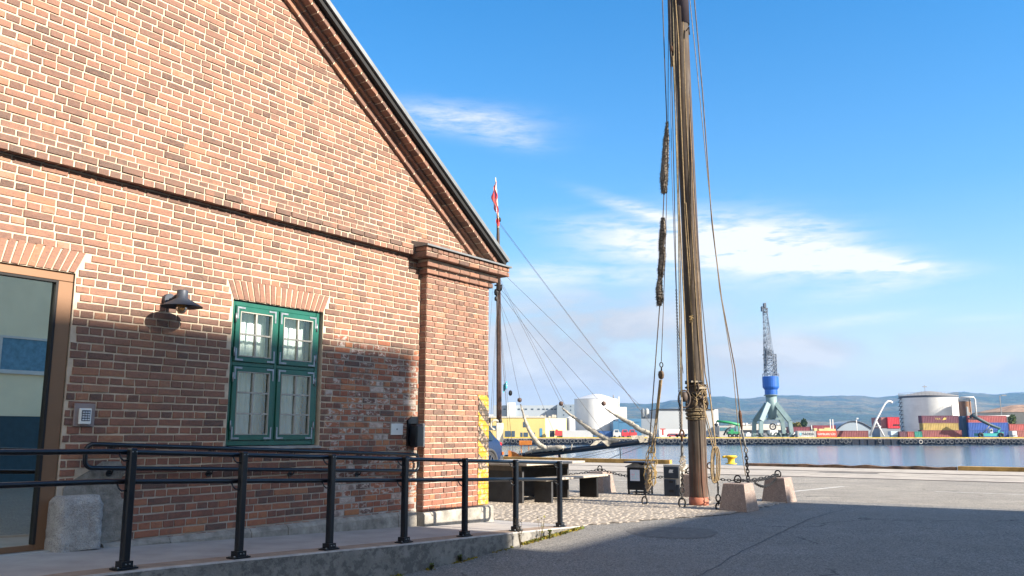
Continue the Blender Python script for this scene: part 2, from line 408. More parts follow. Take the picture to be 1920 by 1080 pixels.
def wood_ex(g, ob, c, b):
    st = g.vmap(ob, (26, 26, .9))
    c = g.mix(g.mapr(g.noise(st, 1, 6, .65), .44, .60, 0, .92), c, (.045, .028, .018, 1))
    c = g.mix(g.mapr(g.noise(g.vmap(ob, (9, 9, 1.1), loc=(3, 1, 0)), 1, 6, .7), .54, .66, 0, .6), c, (.05, .036, .028, 1))
    c = g.mix(g.mapr(g.noise(g.vmap(ob, (14, 14, 1.6), loc=(7, 2, 4)), 1, 5, .7), .6, .72, 0, .7), c, (.19, .155, .12, 1))
    sp = g.new('ShaderNodeSeparateXYZ'); g.l.new(ob, sp.inputs[0])
    red = g.math('MULTIPLY', g.mapr(sp.outputs[2], 1.3, .0), g.mapr(g.noise(st, 1.4, 3), .42, .62))
    return g.mix(g.math('MULTIPLY', red, .55), c, (.22, .075, .04, 1))
MASTW = mat('weathered_mast_wood', (.09, .072, .057), .82, var=.25, scale=3, bump=.9, bscale=1, stretch=(1, 1, 1), extra=wood_ex)
def rope_ex(g, ob, c, b):
    return g.mix(g.mapr(g.noise(ob, 60, 3), .5, .62, 0, .55), c, tuple(x*.35 for x in (.3, .22, .13))+(1,))
ROPE = mat('tan_rope', (.27, .195, .105), .9, var=.25, scale=14, extra=rope_ex)
ROPED = mat('dark_tarred_rope', (.10, .075, .055), .85, var=.3, scale=10)
ROPEG = mat('fuzzy_grey_rope_yarn', (.20, .172, .145), .95, var=.4, scale=25)
WIRE = mat('steel_wire', (.09, .085, .08), .5, metal=.5)
RUST = mat('rusty_iron', (.11, .055, .032), .85, metal=.2, var=.4, scale=30, bump=.4, bscale=90)
CHAIN = mat('dark_chain_iron', (.028, .027, .028), .55, metal=.5, var=.3, scale=25)
CHAING = mat('grey_chain_iron', (.20, .195, .185), .55, metal=.6, var=.3, scale=25)
WHITE = mat('white_paint', (.58, .59, .59), .6, var=.06)
YELLOW = mat('yellow_paint', (.68, .42, .025), .6, var=.14, scale=5)

def glass_mat(name, refl, tint=(1, 1, 1)):
    m = bpy.data.materials.new(name); m.use_nodes = True; g = NT(m.node_tree); g.n.clear()
    out = g.new('ShaderNodeOutputMaterial'); tr = g.new('ShaderNodeBsdfTransparent'); tr.inputs[0].default_value = (*tint, 1)
    gl = g.new('ShaderNodeBsdfGlossy'); gl.inputs['Roughness'].default_value = 0.0
    gl.inputs[0].default_value = (.90, .95, .84, 1)
    fr = g.new('ShaderNodeFresnel'); fr.inputs[0].default_value = 1.5
    fac = g.math('ADD', g.math('MULTIPLY', fr.outputs[0], 1.6), refl, clamp=True)
    mx = g.new('ShaderNodeMixShader'); g.l.new(fac, mx.inputs[0]); g.l.new(tr.outputs[0], mx.inputs[1]); g.l.new(gl.outputs[0], mx.inputs[2])
    g.l.new(mx.outputs[0], out.inputs[0]); return m
WGLASS = glass_mat('window_glass', .06, (.88, .95, .95)); DGLASS = glass_mat('solar_door_glass', .72, (.45, .62, .60))

# ================================================================== GROUND, WATER, HILLS
QS = 34.5                                   # quay edge, metres along the wall line
def make_ground():
    mb = MB()
    def grid(s0, s1, ds, w0, w1, dw):
        ns = round((s1-s0)/ds); nw = round((w1-w0)/dw); base = len(mb.v)
        for i in range(ns+1):
            for j in range(nw+1):
                p = W(s0+ds*i, w0+dw*j); mb.v.append((p.x, p.y, ground_z(p.x, p.y)))
        for i in range(ns):
            for j in range(nw):
                a = base+i*(nw+1)+j
                mb.face([a+1, a+nw+2, a+nw+1, a][::-1] if False else [a, a+nw+1, a+nw+2, a+1][::-1])
    mb.smooth = True
    grid(-60, 17.5, .5, -90, 110, 1.0)
    struct(mb, 'asphalt_ground', ASPH)
    mb = MB(); mb.smooth = True; grid(17.5, 26.5, .5, -90, 110, 1.0); struct(mb, 'old_asphalt_ground', ASPH_OLD)
    m2 = MB()
    for (w0, w1) in ((-90, 110),):
        k = 26.5
        # concrete apron in bays, with open joints and the two crane-rail grooves as real gaps
        rows = [26.5, 26.66, 26.72, 28.55, 28.58, 30.9, 30.96, 31.02, 34.5]
        for a, b_ in zip(rows, rows[1:]):
            deep = (b_-a) < .1
            z = PZ-.05 if deep else PZ
            w = w0
            while w < w1:
                p = [W(a, w, z), W(a, min(w+6, w1)-.012, z), W(b_, min(w+6, w1)-.012, z), W(b_, w, z)]
                m2.cur = 1 if deep else 0
                m2.quad(*p[::-1] if False else p); w += 6
            m2.cur = 1
        m2.cur = 1
        m2.quad(W(26.5, w0, PZ-.06), W(26.5, w1, PZ-.06), W(34.45, w1, PZ-.06), W(34.45, w0, PZ-.06))
        m2.cur = 0
        m2.quad(W(34.5, w0, PZ), W(34.5, w1, PZ), W(34.5, w1, -6), W(34.5, w0, -6))
    struct(m2, 'quay_apron', [APRON, mat('dark_joint', (.05, .045, .042), .9)])
    # crane rails in the apron
    for s in (26.69, 30.99):
        r = MB(); r.box(-90, 110, -.025, .025, -.06, .006)
        r.v = [tuple(W(s+y, x, PZ+z)) for x, y, z in r.v]
        struct(r, 'crane_rail', RUST)
    for a, b_ in ((26.52, 26.655), (26.725, 26.86), (30.78, 30.95), (31.03, 31.16)):
        q = MB(); q.quad(*[W(x_, y_, PZ+.004) for x_, y_ in ((a, -90), (a, 110), (b_, 110), (b_, -90))]); struct(q, 'rail_groove', mat('tarry_rail_groove', (.10, .09, .08), .9, var=.45, scale=.8))
    # far land and the bed
    f = MB(); f.quad((-3000, 270, -0.02), (6000, 270, -0.02), (9000, 9500, 2), (-9000, 9500, 2))
    struct(f, 'far_ground', mat('far_yard_ground', (.17, .16, .145), .9, var=.2, scale=.05))
    # water
    wm = bpy.data.materials.new('harbour_water'); wm.use_nodes = True; g = NT(wm.node_tree); b = g.n['Principled BSDF']
    b.inputs['Base Color'].default_value = (.03, .10, .19, 1); b.inputs['Roughness'].default_value = .11; b.inputs['IOR'].default_value = 1.33
    tc = g.new('ShaderNodeTexCoord'); v = g.vmap(tc.outputs['Object'], (.55, 1.5, 1))
    bn = g.new('ShaderNodeBump'); bn.inputs['Strength'].default_value = .28; bn.inputs['Distance'].default_value = .2
    g.l.new(g.noise(v, 1.1, 6, .6, .4), bn.inputs['Height'])
    b2 = g.new('ShaderNodeBump'); b2.inputs['Strength'].default_value = .12; b2.inputs['Distance'].default_value = 1.0
    g.l.new(g.noise(tc.outputs['Object'], .06, 4, .6), b2.inputs['Height']); g.l.new(bn.outputs[0], b2.inputs['Normal'])
    g.l.new(b2.outputs[0], b.inputs['Normal'])
    wv = MB(); wv.quad((-1500, -200, -2.2), (3000, -200, -2.2), (3000, 272, -2.2), (-1500, 272, -2.2))
    struct(wv, 'water', wm)
make_ground()

def make_paving():
    """granite setts of the small square round the mast, each a domed block"""
    mb = MB()
    def inside(s, w):
        if s < 10.95 or s > 17.25 or w < -9: return False
        lim = 1.2+(s-10.7)*.49 if s < 13.55 else 2.62
        return w < lim
    s = 10.95; row = 0
    while s < 17.3:
        ds = random.uniform(.105, .13); w = -9+random.uniform(0, .2)
        while w < 2.7:
            dw = random.uniform(.11, .19)
            if inside(s+ds*.5, w+dw*.5) and not (s < 11.2 and w < 1.1 and w > -.6 and False):
                g0 = .004; mb.a = (random.random(), random.random(), 0, 1)
                s0, s1, w0, w1 = s+g0, s+ds-g0, w+g0, w+dw-g0
                hh = random.uniform(.0, .003); i0 = .016
                t = [random.uniform(-.0015, .0015) for _ in range(4)]
                def P(a, b_, z):
                    p = W(a, b_); return (p.x, p.y, ground_z(p.x, p.y)+z)
                j = lambda: random.uniform(-.006, .006)
                o = [P(s0+j(), w0+j(), .002), P(s0+j(), w1+j(), .002), P(s1+j(), w1+j(), .002), P(s1+j(), w0+j(), .002)]
                q = [P(s0+i0, w0+i0, .013+hh+t[0]), P(s0+i0, w1-i0, .013+hh+t[1]), P(s1-i0, w1-i0, .013+hh+t[2]), P(s1-i0, w0+i0, .013+hh+t[3])]
                i = mb.add(o+q)
                mb.face([i+4, i+7, i+6, i+5][::-1])
                for k in range(4): mb.face([i+k, i+(k+1) % 4, i+4+(k+1) % 4, i+4+k])
            w += dw
        s += ds; row += 1
    m = bpy.data.materials.new('granite_sett'); m.use_nodes = True; g = NT(m.node_tree); b = g.n['Principled BSDF']
    b.inputs['Roughness'].default_value = .8
    a = g.new('ShaderNodeAttribute', attribute_name='bc'); sp = g.new('ShaderNodeSeparateColor'); g.l.new(a.outputs['Color'], sp.inputs[0])
    c = g.ramp(sp.outputs[0], [(0, (.255, .22, .18)), (.5, (.295, .255, .21)), (1, (.335, .29, .24))])
    tc = g.new('ShaderNodeTexCoord')
    c = g.mix(g.mapr(g.noise(tc.outputs['Object'], 60, 5, .7), .5, .7, 0, .45), c, (.18, .155, .13, 1))
    g.l.new(c, b.inputs['Base Color'])
    bn = g.new('ShaderNodeBump'); bn.inputs['Strength'].default_value = .5; bn.inputs['Distance'].default_value = .01
    g.l.new(g.noise(tc.outputs['Object'], 70, 5, .7), bn.inputs['Height']); g.l.new(bn.outputs[0], b.inputs['Normal'])
    struct(mb, 'cobblestone_paving', m, attr='bc')
    # sand bed between the setts
    sd_ = MB(); poly = [(10.93, -9.2), (10.93, 1.28), (13.6, 2.64), (17.28, 2.64), (17.28, -9.2)]
    n_ = 24
    def zz(p): return (p.x, p.y, ground_z(p.x, p.y)+.009)
    for k in range(n_):
        a = 10.93+6.35*k/n_; b_ = 10.93+6.35*(k+1)/n_
        la = min(1.28+(a-10.93)*.509, 2.64); lb = min(1.28+(b_-10.93)*.509, 2.64)
        sd_.quad(zz(W(a, -9.2)), zz(W(b_, -9.2)), zz(W(b_, lb)), zz(W(a, la)))
    struct(sd_, 'paving_bed', mat('sandy_joint', (.24, .205, .165), .95, var=.3, scale=9, bump=.4, bscale=90))
make_paving()

def make_markings():
    m = mat('worn_white_line', (.62, .60, .56), .8, var=.25, scale=9)
    mb = MB(); a = W(19.75, 1.83); b = W(22.4, 2.32); d = (b-a).normalized(); e = Vector((-d.y, d.x, 0))*.045
    for p, q in ((a, b),): mb.quad(*[(v.x, v.y, PZ+.004) for v in (p-e, p+e, q+e, q-e)][::-1])
    struct(mb, 'painted_line', m)
    # faint bay lines further back
    for (w0, w1) in ((-4.2, -1.2), (4.5, 9.5)):
        q = MB(); q.quad(*[W(s, w, PZ+.004) for s, w in ((21.6, w0), (21.6, w1), (21.68, w1), (21.68, w0))]); struct(q, 'painted_line', m)
    # round repair patch and dark cover in the asphalt
    pm = mat('asphalt_patch', (.175, .163, .148), .9, var=.2, scale=12, bump=.7, bscale=220)
    q = MB(); c = gz(1262, 998, .1)
    ring = []
    for k in range(28):
        a = 2*math.pi*k/28; x = c.x+.62*math.cos(a)*(1+.08*math.sin(3*a)); y = c.y+.5*math.sin(a)*(1+.1*math.cos(2*a+1))
        ring.append((x, y, ground_z(x, y)+.004))
    q.quad(*ring); struct(q, 'asphalt_repair_patch', pm)
    q = MB(); c = at(1490, 879.5, 30.5)
    q.quad(*[W(29.9+a, -.35+b, PZ+.004) for a, b in ((0, 0), (0, 1.9), (.5, 1.9), (.5, 0))]); struct(q, 'drain_cover', mat('dark_iron_cover', (.07, .065, .06), .8, var=.3))
    # long sealed joint in the shaded asphalt
    pts = [gz(*p, 0.05) for p in ((1290, 1080), (1380, 1035), (1450, 1010), (1520, 985), (1600, 962))]
    q = MB(); L = []
    for k in range(len(pts)-1):
        for t in range(8):
            p = pts[k].lerp(pts[k+1], t/8); x = p.x+.03*noise.noise(p*3); y = p.y+.03*noise.noise(p*3+Vector((5, 0, 0)))
            L.append(Vector((x, y, ground_z(x, y)+.004)))
    for a, b in zip(L, L[1:]):
        e = Vector((.006, -.002, 0)); q.quad(a-e, a+e, b+e, b-e)
    struct(q, 'sealed_crack', mat('bitumen_seal', (.07, .068, .068), .7, var=.2))
make_markings()

def make_hills():
    rid = [(700, 800), (900, 790), (1040, 775), (1110, 765), (1175, 761.5), (1207, 763), (1236, 760), (1258, 755), (1273, 753), (1300, 748.5), (1337, 746.5), (1355, 747), (1370, 750), (1398, 751.5),
           (1440, 747), (1464, 746), (1500, 745.8), (1530, 747.5), (1570, 747.5), (1605, 748), (1640, 750.5), (1665, 748), (1690, 745), (1760, 742), (1802, 739), (1825, 741), (1858, 743), (1890, 740), (1920, 739), (2000, 736), (2150, 741), (2400, 745)]
    def layer(name, Y0, depth, top, m, seed, amp):
        mb = MB(); mb.smooth = True
        nx, ny = 240, 34; x0, x1 = 600, 2450; base = len(mb.v)
        def h(px):
            for (a, ya), (b, yb) in zip(top, top[1:]):
                if a <= px <= b:
                    t = (px-a)/(b-a); t = t*t*(3-2*t); return ya+(yb-ya)*t
            return top[-1][1] if px > top[-1][0] else top[0][1]
        for j in range(ny+1):
            t = j/ny; Y = Y0+depth*t
            for i in range(nx+1):
                px = x0+(x1-x0)*i/nx; X = (px-960)/F*Y/math.cos(TH)*.985
                ztop = at(px, h(px), Y0+depth).z
                prof = math.sin(min(1, t*1.0)*math.pi/2)**1.25
                nz = noise.fractal(Vector((X*.0011+seed, Y*.0011, seed)), 1.0, 2.0, 6)
                z = ztop*prof+amp*nz*math.sin(math.pi*min(1, t))*.9+(6*noise.noise(Vector((X*.02, Y*.02, 0))) if t > .02 else -4)
                mb.v.append((X, Y, max(z, -6)))
        for j in range(ny):
            for i in range(nx):
                a = base+j*(nx+1)+i; mb.face([a, a+1, a+nx+2, a+nx+1])
        # back slope
        b0 = len(mb.v)
        for i in range(nx+1):
            v = mb.v[base+ny*(nx+1)+i]; mb.v.append((v[0], v[1]+900, -10))
        for i in range(nx): mb.face([base+ny*(nx+1)+i, base+ny*(nx+1)+i+1, b0+i+1, b0+i])
        struct(mb, name, m)
    def hex_(g, ob, c, b):
        c = g.mix(g.mapr(g.noise(ob, .0035, 5, .65), .48, .62, 0, .8), c, (.15, .115, .05, 1))
        c = g.mix(g.mapr(g.noise(ob, .011, 4, .6), .55, .68, 0, .6), c, (.02, .035, .022, 1))
        return g.mix(g.mapr(g.noise(ob, .05, 3, .6), .6, .68, 0, .55), c, (.16, .15, .13, 1))
    hm = mat('wooded_hillside', (.032, .055, .03), .95, var=.4, scale=.02, bump=0, extra=hex_)
    b = hm.node_tree.nodes['Principled BSDF']; g = NT(hm.node_tree); bn = g.new('ShaderNodeBump')
    bn.inputs['Strength'].default_value = 1.0; bn.inputs['Distance'].default_value = 18
    tc = g.new('ShaderNodeTexCoord'); g.l.new(g.noise(tc.outputs['Object'], .03, 4, .6), bn.inputs['Height']); g.l.new(bn.outputs[0], b.inputs['Normal'])
    layer('hills', 2600, 3200, rid, hm, 1.7, 34)
make_hills()

# ================================================================== BRICK BUILDING
BLD = thing('brick_building', 'red brick gabled warehouse with a green casement window and a glass door', 'building', W(0, 0, 0), RZ)
X, Yv, Zv = Vector((1, 0, 0)), Vector((0, 1, 0)), Vector((0, 0, 1)); FR = Vector((0, -1, 0))
CH = 0.0765                                 # one course with its joint
DOOR = (2.35, 4.15, .44, 2.92); WIN = (5.925, 7.255, 1.285, 2.91)
def rake_z(s): return 6.668-.666*(s-6.4)
def acol(patch=False):
    r = random.random()
    r = min(.98, max(.02, random.gauss(.48, .21) if r < .9 else (random.uniform(.06, .25) if r < .96 else random.uniform(.75, .92))))
    if patch is True: return (random.random()**.8, random.random(), 1., 1.)
    if patch: return (r, .2, patch, 1.)
    return (r, random.random(), 0., 1.)
def make_brickwork():
    mb = MB()
    z = 3.895-CH*46; k = 0
    while z < 10.2:
        if z+CH > .40:
            hdr = k % 2 == 0
            s = -.6+((.065 if k % 4 == 1 else .196) if not hdr else 0)+random.uniform(-.01, .01)
            while s < 10.54:
                l = (.130 if hdr else .262)*random.uniform(.96, 1.04)
                if not hdr and random.random() < .04: l *= .5
                segs = [(s, s+l-.0155)]
                cuts = []
                zm = z+CH*.5
                if z+CH > DOOR[2]-.1 and zm < DOOR[3]: cuts.append((DOOR[0], DOOR[1]))
                if zm > WIN[2] and zm < WIN[3]: cuts.append((WIN[0], WIN[1]))
                if WIN[3] < zm < 3.135: cuts.append((5.925-.10*(zm-WIN[3])/.22-.01, 7.255+.10*(zm-WIN[3])/.22+.01))
                if DOOR[3] < zm < 3.15: cuts.append((DOOR[0]-.1, DOOR[1]+.10*(zm-DOOR[3])/.22+.01))
                if zm < 1.0: cuts.append((4.05, 4.62+.12*noise.noise(Vector((zm*9, 0, 0)))))
                if 1.0 <= zm < 1.12: cuts.append((4.3, 4.75))
                if zm < 3.98: cuts.append((9.07, 11))
                if z > 3.98: cuts.append((6.4+(6.668-zm)/.666+.16, 20)); cuts.append((-20, 2*APEX-(6.4+(6.668-zm)/.666)-.16))
                if 3.89 < zm < 4.12: cuts.append((-20, 9.07))
                out = []
                for a, b in segs:
                    cur = [(a, b)]
                    for c0, c1 in cuts:
                        nx = []
                        for p, q in cur:
                            if c1 <= p or c0 >= q: nx.append((p, q))
                            else:
                                if c0-.012 > p: nx.append((p, c0-.012))
                                if c1+.012 < q: nx.append((c1+.012, q))
                        cur = nx
                    out += cur
                for p, q in out:
                    if q-p < .035: continue
                    pt = patch_zone((p+q)/2, zm)
                    low = max(0., min(.8, (2.3-zm)*.42+.25*noise.noise(Vector((p*1.1, z*1.1, 8)))))
                    mb.a = acol(pt or low)
                    dz = .004*noise.noise(Vector((p*1.3, z*2, 0)))
                    mb.brick(Vector((p, 0, z+dz)), X, Zv, FR, q-p, CH-.0165+random.uniform(-.002, .002), random.uniform(.006, .0125) if not pt else random.uniform(.002, .010))
                s += l
        z += CH; k += 1
    # fanned lintel arches
    for (s0, s1, zb) in ((WIN[0], WIN[1], WIN[3]+.004), (DOOR[0]-.1, DOOR[1], DOOR[3]+.006)):
        n = round((s1-s0)/.0745); mid = (s0+s1)/2
        for i in range(n):
            a0 = s0+(s1-s0)*i/n; a1 = s0+(s1-s0)*(i+1)/n-.011
            fan = lambda a: (a-mid)/(s1-s0)*2*.10
            if s0 < 3: fan = lambda a: max(0, (a-3.0)/(s1-3.0))*.10
            e2 = Vector((fan((a0+a1)/2), 0, .222)).normalized(); ca = acol(); mb.a = (min(1, ca[0]*.6+.34), *ca[1:])
            mb.brick(Vector((a0, 0, zb)), X, e2, FR, a1-a0, .222, random.uniform(.007, .012))
    # belt course: two rows that stand out and a sloped row of headers on top
    for row, (zz, ln, out) in enumerate(((3.895, .118, .10), (3.895+CH, .24, .105), (3.895+2*CH, .118, .052))):
        s = -.6+row*.03
        while s < (9.02 if row < 2 else 9.06):
            l = ln*random.uniform(.97, 1.03); ca = acol(); mb.a = (max(.03, ca[0]*.9-.08), *ca[1:])
            mb.brick(Vector((s, 0, zz)), X, Zv, FR, l-.017, CH-.016, out+random.uniform(-.005, .005), back=0.0, jit=.003); s += l
    # pilaster, front and left cheek
    z = .405
    k = 0
    while z < 3.62:
        hdr = k % 2 == 0; s = 9.07
        while s < 10.53:
            l = (.1215 if hdr else .243); l = min(l, 10.54-s)
            if s == 9.07 and not hdr: l = .18
            if l > .04:
                mb.a = acol(max(0., min(.8, (1.45-z)*.8))); mb.brick(Vector((s, -.115, z)), X, Zv, FR, l-.012, CH-.013, random.uniform(.006, .012))
            s += l
        mb.a = acol(); mb.brick(Vector((9.07, -.008, z)), FR, Zv, -X, .108, CH-.013, .008)
        # return wall on the quay side
        y = -.115
        while y < 3.0:
            l = .118 if hdr else .24; mb.a = acol(); mb.brick(Vector((10.54, y, z)), Yv, Zv, X, l-.012, CH-.013, .008); y += l
        z += CH; k += 1
    # corbelled pilaster cap
    for (z0, n, w, sl, sr) in ((3.665, 1, .165, 9.02, 10.59), (3.665+CH*1.18, 1, .215, 8.97, 10.66), (3.665+CH*2.6, 2, .31, 8.83, 10.83)):
        for r_ in range(n):
            zz = z0+r_*CH; hdr = (r_ == 1) or n == 1
            s = sl
            while s < sr-.03:
                l = min(.1215 if (hdr and n > 1) else .243, sr-s); mb.a = acol()
                mb.brick(Vector((s, -.1, zz)), X, Zv, FR, l-.012, CH-.015, w-.1+random.uniform(-.003, .003), back=0, inset=.008); s += l
            y = 0
            while y < w-.02:
                l = min(.121, w-y); mb.a = acol(); mb.brick(Vector((sl+.03, -y, zz)), FR, Zv, -X, l-.012, CH-.015, .03, back=0); y += l
            mb.a = acol(); mb.brick(Vector((sr-.03, -w+.005, zz)), Yv, Zv, X, w+.3, CH-.015, .03, back=0)
    # raking cornice up the gable: three stepped bands
    d = Vector((-.8323, 0, .5543)); e = Vector((.5543, 0, .8323))
    for side in (1, -1):
        dd = Vector((d.x*side, 0, d.z)); ee = Vector((e.x*side, 0, e.z))
        foot = Vector((10.35, 0, rake_z(10.35))) if side == 1 else Vector((2*APEX-10.35, 0, rake_z(10.35)))
        for (p0, p1, w0, ln) in ((.0, .085, .06, .24), (.09, .125, .115, .24), (.13, .205, .235, .118)):
            t = -.3; T = (10.35-APEX)/.8323-.05
            while t < T:
                l = ln*random.uniform(.98, 1.02); mb.a = acol()
                if side == 1: mb.brick(foot+ee*p0+dd*(t+l-.012), -dd, ee, FR, l-.012, p1-p0, w0, back=0, inset=.005)
                else: mb.brick(foot+ee*p0+dd*t, dd, ee, FR, l-.012, p1-p0, w0, back=0, inset=.005)
                t += l
    mb.build('brickwork', BRICK, BLD, attr='bc')
APEX = 1.2
make_brickwork()
def make_shell():
    mb = MB()
    def pan(s0, s1, z0, z1, y=0.0): mb.quad((s0, y, z0), (s1, y, z0), (s1, y, z1), (s0, y, z1))
    L = -8.14
    pan(L, DOOR[0], -.1, 4.05); pan(DOOR[0], DOOR[1], DOOR[3], 4.05); pan(DOOR[1], WIN[0], -.1, 4.05)
    pan(WIN[0], WIN[1], -.1, WIN[2]); pan(WIN[0], WIN[1], WIN[3], 4.05); pan(WIN[1], 10.54, -.1, 4.05)
    zr = rake_z(10.54)+.15
    mb.quad((L, 0, 4.05), (10.54, 0, 4.05), (10.54, 0, zr), (APEX, 0, rake_z(APEX)+.15), (2*APEX-10.54, 0, zr))
    # reveals of the openings
    for (s0, s1, z0, z1) in (DOOR, WIN):
        for (a, b) in (((s0, z0), (s0, z1)), ((s1, z1), (s1, z0)), ((s0, z1), (s1, z1)), ((s1, z0), (s0, z0))):
            mb.quad((a[0], 0, a[1]), (b[0], 0, b[1]), (b[0], .3, b[1]), (a[0], .3, a[1]))
    # pilaster core, cap core, side and back walls
    mb.box(9.075, 10.54, -.112, -.001, .30, 3.67)
    mb.box(8.85, 10.81, -.29, -.002, 3.68+CH*2.45, 3.665+CH*4.55)
    mb.box(9.05, 10.57, -.152, -.002, 3.672, 3.68+CH*1.1); mb.box(9.0, 10.63, -.20, -.002, 3.68+CH*1.15, 3.68+CH*2.3)
    mb.box(-.6, 9.0, -.09, -.003, 3.899, 3.89+CH*2); mb.box(-.6, 9.0, -.042, -.003, 3.891+CH*2, 3.888+CH*3)
    for side in (1, -1):
        m_ = lambda q: q if side == 1 else 2*APEX-q
        for (p0, p1, w0) in ((.004, .082, .052), (.094, .122, .107), (.134, .202, .226)):
            pr = []
            for (a, p) in ((10.35, p0), (10.35, p1)): pr.append((m_(a+.5543*p), 0, rake_z(a)+.8323*p))
            for p in (p1, p0): pr.append((APEX, 0, rake_z(APEX)+p/.8323))
            mb.prism(pr if side == 1 else pr[::-1], (0, -w0, 0), (0, -.003, 0))
    mb.quad((10.541, 0, -.1), (10.541, 20, -.1), (10.541, 20, 4.05), (10.541, 0, 4.05))
    mb.quad((L, 20, -.1), (L, 0, -.1), (L, 0, 4.05), (L, 20, 4.05))
    mb.quad((10.54, 20, -.1), (L, 20, -.1), (L, 20, 4), (APEX, 20, rake_z(APEX)), (10.54, 20, 4))
    mb.build('wall_core', MORTAR, BLD)
    # roof slabs, soffit, metal verge
    for side in (1, -1):
        m = lambda s: s if side == 1 else 2*APEX-s
        r = MB()
        def P(s, perp, y): return (m(s+.5543*perp), y, rake_z(s)+.8323*perp)
        def slab(p0, p1, y0, y1, s0=10.62, s1=APEX):
            def Q(s, perp, y):
                if s == APEX: return (APEX, y, rake_z(APEX)+perp/.8323)
                return P(s, perp, y)
            poly = [Q(s0, p0, y0), Q(s1, p0, y0), Q(s1, p1, y0), Q(s0, p1, y0)]
            r.prism(poly if side == 1 else poly[::-1], (0, 0, 0), (0, y1-y0, 0))
        r.cur = 0; slab(.212, .275, -.30, 20)
        r.cur = 1; slab(.277, .335, -.335, 20.05)
        r.build('roof', [TAR, ZINC], BLD)
    # zinc capping of the pilaster
    c = MB()
    top = 3.665+CH*4.6
    c.prism([(8.80, 0, top+.10), (8.80, -.345, top+.012), (8.80, -.345, top-.012), (8.80, 0, top-.012)], (0, 0, 0), (2.06, 0, 0))
    c.build('cap_flashing', ZINC, BLD)
    # interior darkness behind door and window
    it = MB()
    for (s0, s1, z0, z1, dp) in ((DOOR[0], DOOR[1], DOOR[2], DOOR[3], 2.5), (WIN[0], WIN[1], WIN[2], WIN[3], 1.2)):
        a, b = .31, .3+dp
        it.quad((s0-.4, b, z0-.2), (s1+.4, b, z0-.2), (s1+.4, b, z1+.2), (s0-.4, b, z1+.2))
        for q in (((s0-.4, a, z0-.2), (s0-.4, b, z0-.2), (s0-.4, b, z1+.2), (s0-.4, a, z1+.2)), ((s1+.4, a, z0-.2), (s1+.4, a, z1+.2), (s1+.4, b, z1+.2), (s1+.4, b, z0-.2)),
                  ((s0-.4, a, z1+.2), (s0-.4, b, z1+.2), (s1+.4, b, z1+.2), (s1+.4, a, z1+.2)), ((s0-.4, a, z0-.002), (s1+.4, a, z0-.002), (s1+.4, b, z0-.002), (s0-.4, b, z0-.002))): it.quad(*q)
    it.build('interior', DARK, BLD)
    # plinth: rough concrete ledges along the foot
    p = MB(); rnd = random.Random(3)
    s = 4.6
    while s < 9.0:
        l = rnd.uniform(.5, 1.3); e = min(s+l, 9.0)
        if 9.0-e < .3: e = 9.0
        q = rnd.uniform(.05, .075); zt = .448-.006*(s-4.6)+rnd.uniform(-.008, .006)
        p.prism([(s+.004, .0, zt), (s+.004, -q*.55, zt-.012), (s+.004, -q, zt-.05), (s+.004, -q-.012, -.05), (s+.004, 0, -.05)], (0, 0, 0), (e-s-.008, 0, 0)); s = e
    p.prism([(9.02, 0, .40), (9.02, -.165, .395), (9.02, -.185, .37), (9.02, -.19, -.05), (9.02, 0, -.05)], (0, 0, 0), (1.58, 0, 0))
    p.build('plinth', PLINTH, BLD)
    # cement repair beside the guard stone, ragged edge
    q = MB(); rg = random.Random(9); ring = []
    out = [(4.42, .42), (4.80, .44), (4.86, .52), (4.80, .62), (4.84, .72), (4.78, .86), (4.72, .98), (4.78, 1.10), (4.74, 1.20), (4.55, 1.17), (4.42, 1.09), (4.30, 1.02), (4.22, .97), (4.2, .42)]
    for (a, z) in out: ring.append((a+rg.uniform(-.02, .02), 0, z+rg.uniform(-.02, .02)))
    q.prism(ring, (0, -.014, 0), (0, .0, 0)); q.build('cement_patch', mat('grey_cement_render', (.27, .255, .225), .95, var=.25, scale=14, bump=.9, bscale=60), BLD)
    # yellow and black hazard paint on the corner bricks, worn through
    h = MB()
    n_ = 90
    for k in range(21):
        z0 = .41+CH*k
        if z0 > 2.02: break
        e0 = 10.285+.012*math.sin(k*2.1)
        for (a, b) in ((e0, 10.541),):
            h.quad((a, -.1285, z0), (b, -.1285, z0), (b, -.1285, min(z0+CH+.0002, 2.02)), (a, -.1285, min(z0+CH+.0002, 2.02)))
    hm = bpy.data.materials.new('worn_hazard_paint'); hm.use_nodes = True; g = NT(hm.node_tree); b = g.n['Principled BSDF']; b.inputs['Roughness'].default_value = .7
    tc = g.new('ShaderNodeTexCoord'); ob = tc.outputs['Object']; sp = g.new('ShaderNodeSeparateXYZ'); g.l.new(ob, sp.inputs[0])
    ph = g.math('FRACT', g.math('MULTIPLY', g.math('ADD', sp.outputs[2], g.math('MULTIPLY', sp.outputs[0], .8)), 2.45))
    blk = g.math('MULTIPLY', g.math('GREATER_THAN', ph, .47), g.math('GREATER_THAN', sp.outputs[2], .92))
    chip = g.noise(ob, 17, 7, .7, .3); 
    c = g.mix(blk, (.40, .25, .012, 1), (.06, .05, .042, 1))
    c = g.mix(g.math('MULTIPLY', g.mapr(chip, .52, .56), .85), c, (.42, .30, .22, 1))
    spot = g.math('MULTIPLY', g.mapr(g.noise(ob, 26, 5, .7), .6, .63), g.mapr(sp.outputs[2], 1.1, .95))
    c = g.mix(spot, c, (.10, .07, .05, 1))
    # mortar courses still show through
    jz = g.math('FRACT', g.math('DIVIDE', g.math('SUBTRACT', sp.outputs[2], .41-.006), CH))
    c = g.mix(g.math('MULTIPLY', g.mapr(jz, .10, .0), .5), c, (.35, .24, .08, 1))
    g.l.new(c, b.inputs['Base Color'])
    bn = g.new('ShaderNodeBump'); bn.inputs['Strength'].default_value = 1; bn.inputs['Distance'].default_value = .012
